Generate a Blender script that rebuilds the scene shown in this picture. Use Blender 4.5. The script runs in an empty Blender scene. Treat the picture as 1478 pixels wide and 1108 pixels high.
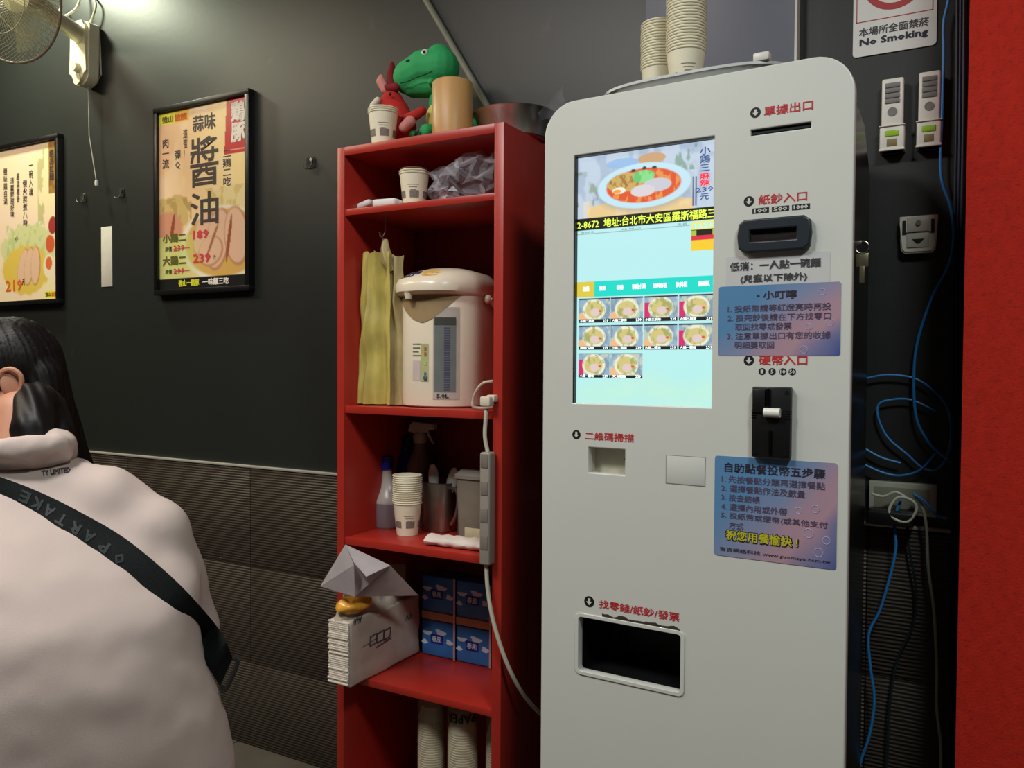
import bpy, bmesh, math, random
import numpy as np
from math import sin, cos, pi, radians, atan2, sqrt
from mathutils import Vector, Matrix, noise
from mathutils.bvhtree import BVHTree
random.seed(4); rng = np.random.default_rng(4)
SC = bpy.context.scene; COL = SC.collection
V = Vector
# ------------------------------------------------------------------ camera
YAW, PITCH, ROLL, FPX, EYE = radians(29.3), radians(1.4), .006, 1190., 1.22
_r0 = V((cos(YAW), sin(YAW), 0)); _f0 = V((-sin(YAW), cos(YAW), 0)); _z = V((0, 0, 1))
CF = cos(PITCH)*_f0 - sin(PITCH)*_z; CU = sin(PITCH)*_f0 + cos(PITCH)*_z
CR = _r0*cos(ROLL) + CU*sin(ROLL); CU = CU*cos(ROLL) - _r0*sin(ROLL); CP = V((0, 0, EYE))
cam = bpy.data.cameras.new('camera'); cam_o = bpy.data.objects.new('camera', cam); COL.objects.link(cam_o)
cam.sensor_fit = 'HORIZONTAL'; cam.sensor_width = 36; cam.lens = 36*FPX/1478; cam.clip_start = .02
cam_o.matrix_world = Matrix(((CR.x, CU.x, -CF.x, 0), (CR.y, CU.y, -CF.y, 0), (CR.z, CU.z, -CF.z, EYE), (0, 0, 0, 1)))
SC.camera = cam_o
# ------------------------------------------------------------------ light
SC.view_settings.view_transform = 'Standard'; SC.view_settings.look = 'None'
SC.view_settings.exposure = 0; SC.view_settings.gamma = 1; SC.view_settings.use_curve_mapping = False
wd = bpy.data.worlds.new('world'); SC.world = wd; wd.use_nodes = True
wd.node_tree.nodes['Background'].inputs[0].default_value = (.5, .5, .45, 1)
wd.node_tree.nodes['Background'].inputs[1].default_value = .06
def area(name, loc, sx, sy, W, col, rot=(0, 0, 0)):
    l = bpy.data.lights.new(name, 'AREA'); l.shape = 'RECTANGLE'; l.size = sx; l.size_y = sy; l.energy = W; l.color = col
    o = bpy.data.objects.new(name, l); o.location = loc; o.rotation_euler = rot; COL.objects.link(o)
area('ceiling_light_main', (-1.22, -.05, 2.74), .4, .4, 31, (1, .99, .96))
area('ceiling_light_right', (.50, .15, 2.74), .4, .4, 29, (.93, 1, .96))
area('ceiling_light_wall', (-3.3, .62, 2.74), 1.6, .5, 31, (1, .84, .60))
area('ceiling_light_fan', (-3.05, 1.58, 2.74), .16, .10, 17, (.92, 1, .74))
area('ceiling_light_rear', (-1.75, .3, 2.74), .5, .4, 12, (1, .88, .78))
# ------------------------------------------------------------------ pixel of the photograph -> point on a real plane
def ray(x, y): return CF*FPX + CR*(x-739) - CU*(y-554)
def WY(x, y, Y=1.87): d = ray(x, y); return CP + d*(Y/d.y)
def WZ(x, y, z): d = ray(x, y); return CP + d*((z-EYE)/d.z)
def WD(x, y, dep): return CP + ray(x, y)*(dep/FPX)
KROT = radians(-2.1); KX = V((cos(KROT), sin(KROT), 0)); KY = V((-sin(KROT), cos(KROT), 0)); KDIST = 1.40983; KC = -.508
KORG = KX*KC + KY*KDIST
def KP(x, y, off=0):                        # kiosk coordinates: u along the front, z up, at depth off behind the front
    d = ray(x, y); p = CP + d*((KDIST+off)/d.dot(KY)); return p.dot(KX)-KC, p.z
# ------------------------------------------------------------------ materials
def lin(c):
    return tuple(((v/255)/12.92 if v/255 <= .04045 else ((v/255+.055)/1.055)**2.4) for v in c)
MATS = {}
def mat(name, rgb, rough=.5, metal=0, var=.06, nscale=30, bump=0, bscale=200, emit=0, alpha=1, trans=0, coat=0, spec=.5, ior=1.45, sss=0):
    if name in MATS: return MATS[name]
    m = bpy.data.materials.new(name); m.use_nodes = True; n = m.node_tree.nodes; L = m.node_tree.links
    b = n['Principled BSDF']; c = lin(rgb)
    b.inputs['Roughness'].default_value = rough; b.inputs['Metallic'].default_value = metal
    b.inputs['Alpha'].default_value = alpha; b.inputs['Transmission Weight'].default_value = trans
    b.inputs['Coat Weight'].default_value = coat; b.inputs['Specular IOR Level'].default_value = spec; b.inputs['IOR'].default_value = ior
    if sss: b.inputs['Subsurface Weight'].default_value = sss; b.inputs['Subsurface Scale'].default_value = .01
    tc = n.new('ShaderNodeTexCoord')
    nz = n.new('ShaderNodeTexNoise'); nz.inputs['Scale'].default_value = nscale; nz.inputs['Detail'].default_value = 4
    L.new(tc.outputs['Object'], nz.inputs['Vector'])
    rp = n.new('ShaderNodeValToRGB'); rp.color_ramp.elements[0].position = .3; rp.color_ramp.elements[1].position = .7
    rp.color_ramp.elements[0].color = tuple(max(0, v*(1-var)) for v in c)+(1,)
    rp.color_ramp.elements[1].color = tuple(min(1, v*(1+var)) for v in c)+(1,)
    L.new(nz.outputs['Fac'], rp.inputs['Fac']); L.new(rp.outputs['Color'], b.inputs['Base Color'])
    if emit: L.new(rp.outputs['Color'], b.inputs['Emission Color']); b.inputs['Emission Strength'].default_value = emit
    if bump:
        n2 = n.new('ShaderNodeTexNoise'); n2.inputs['Scale'].default_value = bscale; n2.inputs['Detail'].default_value = 3
        L.new(tc.outputs['Object'], n2.inputs['Vector'])
        bp = n.new('ShaderNodeBump'); bp.inputs['Strength'].default_value = bump; bp.inputs['Distance'].default_value = .002
        L.new(n2.outputs['Fac'], bp.inputs['Height']); L.new(bp.outputs['Normal'], b.inputs['Normal'])
    MATS[name] = m; return m
def paintmat(name, emit=0, rough=.35):
    if name in MATS: return MATS[name]
    m = bpy.data.materials.new(name); m.use_nodes = True; n = m.node_tree.nodes; L = m.node_tree.links; b = n['Principled BSDF']
    a = n.new('ShaderNodeVertexColor'); a.layer_name = 'paint'
    if emit:
        b.inputs['Base Color'].default_value = (.01, .01, .01, 1); L.new(a.outputs['Color'], b.inputs['Emission Color']); b.inputs['Emission Strength'].default_value = emit
    else: L.new(a.outputs['Color'], b.inputs['Base Color'])
    b.inputs['Roughness'].default_value = rough; MATS[name] = m; return m
def nodes_of(m): return m.node_tree.nodes, m.node_tree.links, m.node_tree.nodes['Principled BSDF']
def wall_mat():
    m = mat('dark_wall_paint', (34, 37, 36), .42, var=.10, nscale=1.6, bump=.08, bscale=60, spec=.6)
    n, L, b = nodes_of(m)                    # scuffs and dusty wipe marks
    tc = n.new('ShaderNodeTexCoord'); mp = n.new('ShaderNodeMapping'); mp.inputs['Scale'].default_value = (3.2, 1, 1.5)
    nz = n.new('ShaderNodeTexNoise'); nz.inputs['Scale'].default_value = 2.2; nz.inputs['Detail'].default_value = 9; nz.inputs['Roughness'].default_value = .75
    L.new(tc.outputs['Object'], mp.inputs['Vector']); L.new(mp.outputs['Vector'], nz.inputs['Vector'])
    r = n.new('ShaderNodeValToRGB'); r.color_ramp.elements[0].position = .62; r.color_ramp.elements[1].position = .86
    r.color_ramp.elements[1].color = (.45, .45, .45, 1)
    L.new(nz.outputs['Fac'], r.inputs['Fac'])
    mx = n.new('ShaderNodeMixRGB'); mx.inputs['Color2'].default_value = (.13, .125, .115, 1)
    src = b.inputs['Base Color'].links[0].from_socket
    L.new(r.outputs['Color'], mx.inputs['Fac']); L.new(src, mx.inputs['Color1']); L.new(mx.outputs['Color'], b.inputs['Base Color'])
    return m
def rib_mat():
    m = mat('ribbed_tile', (60, 52, 45), .5, var=.16, nscale=14)
    n, L, b = nodes_of(m)
    tc = n.new('ShaderNodeTexCoord'); mp = n.new('ShaderNodeMapping'); mp.inputs['Scale'].default_value = (.35, 1, 1)
    w = n.new('ShaderNodeTexWave'); w.bands_direction = 'Z'; w.inputs['Scale'].default_value = 38; w.inputs['Distortion'].default_value = 1.6; w.inputs['Detail'].default_value = 2; w.inputs['Detail Scale'].default_value = 1.5
    bp = n.new('ShaderNodeBump'); bp.inputs['Strength'].default_value = .6; bp.inputs['Distance'].default_value = .003
    L.new(tc.outputs['Object'], mp.inputs['Vector']); L.new(mp.outputs['Vector'], w.inputs['Vector']); L.new(w.outputs['Fac'], bp.inputs['Height']); L.new(bp.outputs['Normal'], b.inputs['Normal'])
    return m
def felt_mat():
    m = mat('red_wall', (176, 37, 24), .85, var=.10, nscale=55, bump=.5, bscale=250, spec=.2)
    n, L, b = nodes_of(m)
    nz = n.new('ShaderNodeTexNoise'); nz.inputs['Scale'].default_value = 130; nz.inputs['Detail'].default_value = 3
    tc = n.new('ShaderNodeTexCoord'); L.new(tc.outputs['Object'], nz.inputs['Vector'])
    r = n.new('ShaderNodeValToRGB'); r.color_ramp.elements[0].position = .55; r.color_ramp.elements[1].position = .68; r.color_ramp.elements[1].color = (.45, .45, .45, 1)
    mx = n.new('ShaderNodeMixRGB'); mx.inputs['Color2'].default_value = (.2, .012, .008, 1)
    src = b.inputs['Base Color'].links[0].from_socket
    L.new(nz.outputs['Fac'], r.inputs['Fac']); L.new(r.outputs['Color'], mx.inputs['Fac']); L.new(src, mx.inputs['Color1']); L.new(mx.outputs['Color'], b.inputs['Base Color'])
    return m
def sticker_mat():                           # printed gradient, blue corner to pink to violet-blue
    m = mat('gradient_sticker', (150, 140, 180), .25)
    n, L, b = nodes_of(m)
    tc = n.new('ShaderNodeTexCoord'); mp = n.new('ShaderNodeMapping'); mp.inputs['Rotation'].default_value = (0, radians(-35), 0)
    sx = n.new('ShaderNodeSeparateXYZ'); nz = n.new('ShaderNodeTexNoise'); nz.inputs['Scale'].default_value = 9
    L.new(tc.outputs['Generated'], mp.inputs['Vector']); L.new(mp.outputs['Vector'], sx.inputs[0]); L.new(tc.outputs['Object'], nz.inputs['Vector'])
    ad = n.new('ShaderNodeMath'); ad.operation = 'MULTIPLY_ADD'; ad.inputs[1].default_value = .35
    L.new(nz.outputs['Fac'], ad.inputs[0]); L.new(sx.outputs[0], ad.inputs[2])
    r = n.new('ShaderNodeValToRGB'); cr = r.color_ramp
    cr.elements[0].position = -.0; cr.elements[0].color = lin((92, 138, 182))+(1,)
    cr.elements[1].position = 1; cr.elements[1].color = lin((68, 90, 150))+(1,)
    for p, c in ((.28, (132, 142, 175)), (.5, (172, 142, 160)), (.66, (178, 144, 158)), (.82, (120, 120, 162))):
        e = cr.elements.new(p); e.color = lin(c)+(1,)
    L.new(ad.outputs[0], r.inputs['Fac']); L.new(r.outputs['Color'], b.inputs['Base Color'])
    return m
# ------------------------------------------------------------------ mesh builder
class B:
    def __init__(s): s.bm = bmesh.new()
    def _rot(s, vs, rot, c):
        if rot: bmesh.ops.rotate(s.bm, verts=vs, cent=c, matrix=rot if isinstance(rot, Matrix) else Matrix.Rotation(rot, 3, 'Z'))
    def box(s, c, d, bev=0, rot=None, seg=2):
        r = bmesh.ops.create_cube(s.bm, size=1); vs = r['verts']
        for v in vs: v.co = V((v.co.x*d[0]+c[0], v.co.y*d[1]+c[1], v.co.z*d[2]+c[2]))
        if bev:
            es = list({e for v in vs for e in v.link_edges})
            rr = bmesh.ops.bevel(s.bm, geom=vs+es, offset=bev, segments=seg, affect='EDGES', profile=.5)
            vs = list({v for f in rr['faces'] for v in f.verts} | {v for v in vs if v.is_valid})
        s._rot(vs, rot, V(c)); return s
    def bx(s, x0, x1, y0, y1, z0, z1, bev=0): return s.box(((x0+x1)/2, (y0+y1)/2, (z0+z1)/2), (x1-x0, y1-y0, z1-z0), bev)
    def sph(s, c, r, u=20, v=14, rot=None):
        r = r if hasattr(r, '__len__') else (r, r, r)
        q = bmesh.ops.create_uvsphere(s.bm, u_segments=u, v_segments=v, radius=1)['verts']
        for p in q: p.co = V((p.co.x*r[0]+c[0], p.co.y*r[1]+c[1], p.co.z*r[2]+c[2]))
        s._rot(q, rot, V(c)); return s
    def loft(s, rings, cap=True, closed=False):
        R = [[s.bm.verts.new(p) for p in ring] for ring in rings]; n = len(R[0])
        m = len(R)
        for i in range(m if closed else m-1):
            a, b = R[i], R[(i+1) % m]
            for j in range(n):
                try: s.bm.faces.new((a[j], a[(j+1) % n], b[(j+1) % n], b[j]))
                except ValueError: pass
        if cap and not closed:
            s.bm.faces.new(list(reversed(R[0]))); s.bm.faces.new(R[-1])
        return s
    def tube(s, pts, r, seg=8, cap=True, closed=False):
        pts = [V(p) for p in pts]; n = len(pts); rs = r if hasattr(r, '__len__') else [r]*n
        t0 = (pts[1]-pts[0]).normalized(); up = V((0, 0, 1)) if abs(t0.z) < .9 else V((1, 0, 0))
        nx = t0.cross(up).normalized(); rings = []
        for i, p in enumerate(pts):
            a = pts[(i-1) % n] if (i or closed) else p; b = pts[(i+1) % n] if (i < n-1 or closed) else p
            t = (b-a).normalized(); nx = (nx - t*nx.dot(t)).normalized(); ny = t.cross(nx)
            rings.append([p+(nx*cos(2*pi*k/seg)+ny*sin(2*pi*k/seg))*rs[i] for k in range(seg)])
        return s.loft(rings, cap, closed)
    def cyl(s, a, b, r, r2=None, seg=20): return s.tube([a, b], [r, r if r2 is None else r2], seg)
    def limb(s, pts, rs, seg=14):
        s.tube(pts, rs, seg)
        for p, r in zip(pts, rs): s.sph(p, r, 14, 10)
        return s
    def lathe(s, prof, c=(0, 0, 0), seg=28, sx=1, sy=1):
        rings = [[V((c[0]+r*sx*cos(2*pi*k/seg), c[1]+r*sy*sin(2*pi*k/seg), c[2]+z)) for k in range(seg)] for r, z in prof]
        return s.loft(rings, True)
    def prism(s, pts, axis, a, b, bev=0):    # outline in the plane across the axis, extruded from a to b
        def P(u, v, w): return {'x': (w, u, v), 'y': (u, w, v), 'z': (u, v, w)}[axis]
        lo = [s.bm.verts.new(P(u, v, a)) for u, v in pts]; hi = [s.bm.verts.new(P(u, v, b)) for u, v in pts]; n = len(pts); F = []
        F.append(s.bm.faces.new(lo)); F.append(s.bm.faces.new(list(reversed(hi))))
        for i in range(n): F.append(s.bm.faces.new((lo[i], hi[i], hi[(i+1) % n], lo[(i+1) % n])))
        if bev:
            es = list(F[0].edges)+list(F[1].edges)
            bmesh.ops.bevel(s.bm, geom=es, offset=bev, segments=2, affect='EDGES')
        return s
    def grid(s, fn, nu, nv):
        g = [[s.bm.verts.new(fn(i/nu, j/nv)) for i in range(nu+1)] for j in range(nv+1)]
        for j in range(nv):
            for i in range(nu): s.bm.faces.new((g[j][i], g[j][i+1], g[j+1][i+1], g[j+1][i]))
        return s
    def jitter(s, amp, scale, seed=0):
        o = V((seed*7.3, seed*3.1, seed))
        for v in s.bm.verts: v.co += noise.noise_vector(v.co*scale+o)*amp
        return s
    def mesh(s, name, smooth=True):
        bmesh.ops.recalc_face_normals(s.bm, faces=s.bm.faces)
        if smooth:
            for f in s.bm.faces: f.smooth = True
            for e in s.bm.edges:
                if len(e.link_faces) == 2 and e.calc_face_angle(0) > radians(42): e.smooth = False
        me = bpy.data.meshes.new(name); s.bm.to_mesh(me); s.bm.free(); return me
    def done(s, name, m, parent=None, smooth=True, **k): return link(name, s.mesh(name, smooth), m, parent, **k)
ROOTM = {}
def root_of(o):
    while o.parent: o = o.parent
    return o
def link(name, me, m, parent=None, local=False, label=None, kind=None):
    if m is not None: me.materials.clear(); me.materials.append(m)
    o = bpy.data.objects.new(name, me); COL.objects.link(o)
    if parent:
        if not local: me.transform(ROOTM[root_of(parent).name].inverted())
        o.parent = parent
    if label: o['label'] = label
    if kind: o['kind'] = kind
    if not parent: ROOTM[o.name] = Matrix.Identity(4)
    return o
def thing(name, label, cat, loc=(0, 0, 0), rotz=0, group=None):
    o = bpy.data.objects.new(name, None); COL.objects.link(o); o.location = loc; o.rotation_euler = (0, 0, rotz); o.empty_display_size = .05
    o['label'] = label; o['category'] = cat
    if group: o['group'] = group
    ROOTM[o.name] = Matrix.Translation(V(loc)) @ Matrix.Rotation(rotz, 4, 'Z'); return o
def tag(o, label, cat, group=None, loc=None):
    o['label'] = label; o['category'] = cat
    if group: o['group'] = group
    if loc is not None:
        M = Matrix.Translation(-V(loc)); o.data.transform(M); o.location = loc; ROOTM[o.name] = Matrix.Translation(V(loc))
    return o
def copy_tree(o, parent=None):
    c = o.copy(); COL.objects.link(c); c.parent = parent
    if parent is None: ROOTM[c.name] = ROOTM[o.name].copy()
    for ch in [x for x in o.children]: copy_tree(ch, c)
    return c
def rrect(x0, x1, z0, z1, r, n=5):
    P = []
    for cx, cz, a in ((x1-r, z1-r, 0), (x0+r, z1-r, 90), (x0+r, z0+r, 180), (x1-r, z0+r, 270)):
        for k in range(n+1): t = radians(a+90*k/n); P.append((cx+r*cos(t), cz+r*sin(t)))
    return P
def remesh(bm, voxel, it=6, name='m'):
    me = bpy.data.meshes.new(name+'_tmp'); bm.to_mesh(me); bm.free(); o = bpy.data.objects.new('tmp', me); COL.objects.link(o)
    md = o.modifiers.new('r', 'REMESH'); md.mode = 'VOXEL'; md.voxel_size = voxel; md.use_smooth_shade = True
    s = o.modifiers.new('s', 'SMOOTH'); s.iterations = it; s.factor = .6
    out = bpy.data.meshes.new_from_object(o.evaluated_get(bpy.context.evaluated_depsgraph_get())); out.name = name
    bpy.data.objects.remove(o); bpy.data.meshes.remove(me); return out
# ---- text as flat meshes
TXT = {}
def text_mesh(body, bold=0, lh=1.0):
    key = (body, bold, lh)
    if key not in TXT:
        cu = bpy.data.curves.new('t', 'FONT'); cu.body = body; cu.resolution_u = 1; cu.space_line = lh; cu.align_x = 'CENTER'
        o = bpy.data.objects.new('t', cu); COL.objects.link(o)
        me = bpy.data.meshes.new_from_object(o.evaluated_get(bpy.context.evaluated_depsgraph_get()))
        vs = [v.co.copy() for v in me.vertices]; fs = [tuple(p.vertices) for p in me.polygons]
        bpy.data.objects.remove(o); bpy.data.curves.remove(cu); bpy.data.meshes.remove(me)
        if bold:
            n = len(vs); V2 = list(vs); F2 = list(fs)
            for k, (dx, dy) in enumerate(((bold, 0), (0, bold), (bold, bold))):
                V2 += [V((p.x+dx, p.y+dy, 0)) for p in vs]; F2 += [tuple(i+n*(k+1) for i in f) for f in fs]
            vs, fs = V2, F2
        TXT[key] = (vs, fs)
    return TXT[key]
def fit_text(body, x0, x1, z0, z1, bold=0, lh=1.0, name='lettering'):
    vs, fs = text_mesh(body, bold, lh)
    ax = min(v.x for v in vs); bx = max(v.x for v in vs); ay = min(v.y for v in vs); by = max(v.y for v in vs)
    return [(x0+(v.x-ax)/(bx-ax)*(x1-x0), z0+(v.y-ay)/max(1e-6, by-ay)*(z1-z0)) for v in vs], fs
def flat_text(body, x0, x1, z0, z1, y, m, parent, local=False, bold=.03, lh=1.0, name='lettering'):
    P, fs = fit_text(body, x0, x1, z0, z1, bold, lh); nb = max(1, len(P)//(4 if bold else 1))
    me = bpy.data.meshes.new(name); me.from_pydata([(a, y-(i//nb)*.00004, c) for i, (a, c) in enumerate(P)], [], fs)
    return link(name, me, m, parent, local=local)
# ---- painted prints: a numpy canvas becomes point colours on a fine grid
class Cv:
    def __init__(s, w, h, col):
        s.w, s.h = w, h; s.a = np.ones((h, w, 3))*np.array(lin(col)); s.X, s.Y = np.meshgrid((np.arange(w)+.5)/w, (np.arange(h)+.5)/h)
    def nz(s, sc, seed=0):
        r = np.random.default_rng(seed); out = np.zeros((s.h, s.w)); amp = 1; tot = 0
        for o in range(3):
            k = max(2, int(sc*2**o)); g = r.random((k+2, k+2)); fx = s.X*k; fy = s.Y*k; ix = fx.astype(int); iy = fy.astype(int); tx = fx-ix; ty = fy-iy
            v = g[iy, ix]*(1-tx)*(1-ty)+g[iy, ix+1]*tx*(1-ty)+g[iy+1, ix]*(1-tx)*ty+g[iy+1, ix+1]*tx*ty
            out += v*amp; tot += amp; amp *= .55
        return out/tot
    def put(s, mask, col, a=1.):
        m = np.clip(mask, 0, 1)[..., None]*a; s.a = s.a*(1-m)+np.array(lin(col))*m; return s
    def ell(s, cx, cy, rx, ry, col, ang=0, a=1., soft=.08, wob=0, seed=1):
        dx = s.X-cx; dy = (s.Y-cy)*s.h/s.w; ry_ = ry*s.h/s.w; c, q = cos(radians(ang)), sin(radians(ang))
        d = np.sqrt(((dx*c+dy*q)/rx)**2+((-dx*q+dy*c)/ry_)**2)
        if wob: d = d+(s.nz(14, seed)-.5)*wob
        return s.put((1-d)/soft+.5, col, a)
    def rect(s, x0, x1, y0, y1, col, a=1.): return s.put(((s.X >= x0) & (s.X <= x1) & (s.Y >= y0) & (s.Y <= y1))*1., col, a)
    def blotch(s, sc, thr, col, a=.7, seed=2, box=(0, 1, 0, 1), mask=None):
        m = np.clip((s.nz(sc, seed)-thr)*12, 0, 1)*((s.X >= box[0]) & (s.X <= box[1]) & (s.Y >= box[2]) & (s.Y <= box[3]))
        if mask is not None: m = m*mask
        return s.put(m, col, a)
    def emask(s, cx, cy, rx, ry): return ((((s.X-cx)/rx)**2+((s.Y-cy)/ry)**2) < 1)*1.
def painted(cv, x0, x1, z0, z1, y, name, m, parent, local=False):
    w, h = cv.w-1, cv.h-1
    gx, gz = np.meshgrid(np.linspace(x0, x1, w+1), np.linspace(z1, z0, h+1))
    co = np.stack([gx, np.full_like(gx, y), gz], -1).reshape(-1, 3)
    i = (np.arange(h)[:, None]*(w+1)+np.arange(w)[None]).reshape(-1)
    q = np.stack([i, i+w+1, i+w+2, i+1], -1)
    me = bpy.data.meshes.new(name); me.vertices.add(len(co)); me.vertices.foreach_set('co', co.ravel())
    me.loops.add(q.size); me.loops.foreach_set('vertex_index', q.ravel().astype(np.int32)); me.polygons.add(len(q))
    me.polygons.foreach_set('loop_start', np.arange(0, q.size, 4, dtype=np.int32)); me.update(calc_edges=True)
    ca = me.color_attributes.new('paint', 'FLOAT_COLOR', 'POINT')
    ca.data.foreach_set('color', np.concatenate([cv.a.reshape(-1, 3), np.ones((len(co), 1))], 1).astype(np.float32).ravel())
    return link(name, me, m, parent, local=local)
# ------------------------------------------------------------------ the setting
WALLY = 1.87
M_wall = wall_mat(); M_tile = rib_mat(); M_red = felt_mat()
def struct(o, label=None):
    o['kind'] = 'structure'
    if label: o['label'] = label
    return o
wb = struct(B().bx(-6.2, 1.6, WALLY, WALLY+.12, 0, 2.8).done('wall_back', M_wall), 'dark charcoal painted back wall with scuffs')
M_grout = mat('tile_grout', (30, 27, 24), .8)
lower = struct(B().bx(-6.2, 0, WALLY-.003, WALLY, 0, .886).done('trim_2', M_grout), 'dark ribbed tile wainscot along the lower back wall')
tm = None
for i in range(-8, 4):
    for j in range(3):
        x0 = -1.989+.6*i; x1 = x0+.598; z1 = .885-.31*j; z0 = max(.002, z1-.308)
        if x1 < -6.2: continue
        x0 = max(x0, -6.19); x1 = min(x1, -.03)
        if x1-x0 < .03: continue
        B().bx(x0, x1, WALLY-.010+.0006*((i*3+j) % 3), WALLY-.003, z0, z1, .0008).done('tile', M_tile, lower)
M_steel = mat('brushed_steel', (190, 190, 185), .28, metal=1, var=.1, bump=.1, bscale=400)
struct(B().bx(-6.2, -.03, WALLY-.014, WALLY, .887, .8945, .002).done('trim_1', mat('satin_trim', (190, 186, 178), .35, metal=.3)), 'thin metal strip capping the ribbed tiles')
struct(B().bx(-.018, 1.6, 1.60, WALLY, 0, 2.8).done('wall_right', M_red), 'speckled red wall panel at the right')
M_floor = mat('floor_tile', (92, 86, 78), .45, var=.12, nscale=9, bump=.15)
fl = struct(B().bx(-6.2, 1.6, -3, WALLY, -.05, -.004).done('floor', M_grout))
for i in range(17):
    for j in range(6):
        x0 = -6.1+.45*i; y1 = 1.868-.45*j
        B().bx(x0, x0+.446, y1-.446, y1, -.004, 0, .001).done('tile', M_floor, fl)
M_plain = mat('room_paint', (84, 76, 70), .8)
struct(B().bx(-6.2, 1.6, -3, WALLY+.12, 2.8, 2.9).done('ceiling', mat('ceiling_paint', (110, 106, 100), .8)))
struct(B().bx(-6.3, -6.2, -3, WALLY, 0, 2.8).done('wall_left', M_plain))
struct(B().bx(-6.2, 1.6, -3.1, -3, 0, 2.8).done('wall_front', M_plain))
struct(B().bx(1.6, 1.7, -3, WALLY, 0, 2.8).done('wall_side', M_plain))
# ------------------------------------------------------------------ common materials
M_white = mat('white_plastic', (214, 212, 204), .35, var=.02)
M_offw = mat('cream_plastic', (222, 210, 190), .32, var=.03)
M_black = mat('black_plastic', (16, 17, 18), .4, var=.1)
M_blk = mat('black_ink', (14, 14, 18), .6, var=0)
M_paper = mat('white_paper', (222, 220, 218), .75, var=.02)
M_grey = mat('grey_plastic', (120, 120, 120), .5)
M_clear = mat('clear_film', (225, 225, 235), .10, alpha=.17, spec=1.0, var=.0)
M_redink = mat('red_ink', (190, 44, 50), .6, var=.02)
M_dgrey = mat('dark_grey_ink', (60, 62, 64), .6)
# ------------------------------------------------------------------ ordering kiosk (built in its own coordinates: front at y = 0)
kz = thing('ordering_kiosk', 'tall white self-service ordering machine with a lit touch screen beside the red bookcase', 'kiosk', (KORG.x, KORG.y, 0), KROT)
M_kw = mat('kiosk_enamel', (208, 210, 204), .33, var=.012, nscale=3, coat=.2)
M_kb = mat('kiosk_side', (30, 28, 27), .3, var=.1)
def kx_(x, y=400, off=0): return KP(x, y, off)[0]
def kpl(x, y, off=0): return KP(x, y, off)
# body
KPR = [(.02, .0), (.02, 1.702), (.25, 1.702), (.32, 1.685), (.40, 1.60), (.40, .0)]
for a_, b_ in ((-.25, -.242), (.242, .25)): B().prism(KPR, 'x', a_, b_, .001).done('side_panel', M_kb, kz, local=True)
q = B(); q.bx(-.242, .242, .392, .40, 0, 1.60)
q.prism([(.019, 1.694), (.25, 1.694), (.318, 1.678), (.395, 1.597), (.40, 1.60), (.32, 1.685), (.25, 1.702), (.02, 1.702)], 'x', -.242, .242).done('rear_cover', M_kb, kz, local=True)
def curve_panel(loops, y0, y1, bev, name, m, parent):
    cu = bpy.data.curves.new('c', 'CURVE'); cu.dimensions = '2D'; cu.fill_mode = 'BOTH'; cu.extrude = (y1-y0)/2-bev; cu.bevel_depth = bev; cu.bevel_resolution = 2
    for P in loops:
        s = cu.splines.new('POLY'); s.points.add(len(P)-1); s.use_cyclic_u = True
        for i, (a, b) in enumerate(P): s.points[i].co = (a, b, 0, 1)
    o = bpy.data.objects.new('c', cu); COL.objects.link(o)
    me = bpy.data.meshes.new_from_object(o.evaluated_get(bpy.context.evaluated_depsgraph_get())); bpy.data.objects.remove(o)
    me.transform(Matrix.Translation((0, (y0+y1)/2, 0)) @ Matrix.Rotation(pi/2, 4, 'X'))
    bm = bmesh.new(); bm.from_mesh(me); bmesh.ops.remove_doubles(bm, verts=bm.verts, dist=1e-5); bmesh.ops.recalc_face_normals(bm, faces=bm.faces)
    for f in bm.faces: f.smooth = abs(f.normal.y) < .995
    for e in bm.edges:
        if len(e.link_faces) == 2 and (e.calc_face_angle(0) > radians(30) or e.link_faces[0].smooth != e.link_faces[1].smooth): e.smooth = False
    bm.to_mesh(me); bm.free(); return link(name, me, m, parent, local=True)
sx0, sx1, sz0, sz1 = -.2185, .0575, 1.1435, 1.619
ox0, ox1, oz0, oz1 = -.2015, .0075, .630, .739
qx0, qx1, qz0, qz1 = -.1835, -.1045, 1.0125, 1.0645
outer = rrect(-.2795, .2805, .03, 1.7195, .062, 10)
panel = curve_panel([outer, rrect(sx0, sx1, sz0, sz1, .002, 2), rrect(ox0, ox1, oz0, oz1, .008, 4), rrect(qx0, qx1, qz0, qz1, .002, 2),
    rrect(.116, .218, 1.606, 1.620, .001, 1)], 0, .018, .0022, 'front_panel', M_kw, kz)
B().bx(-.25, .25, .05, .38, 0, .03, .003).done('plinth', M_black, kz, local=True)
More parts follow.
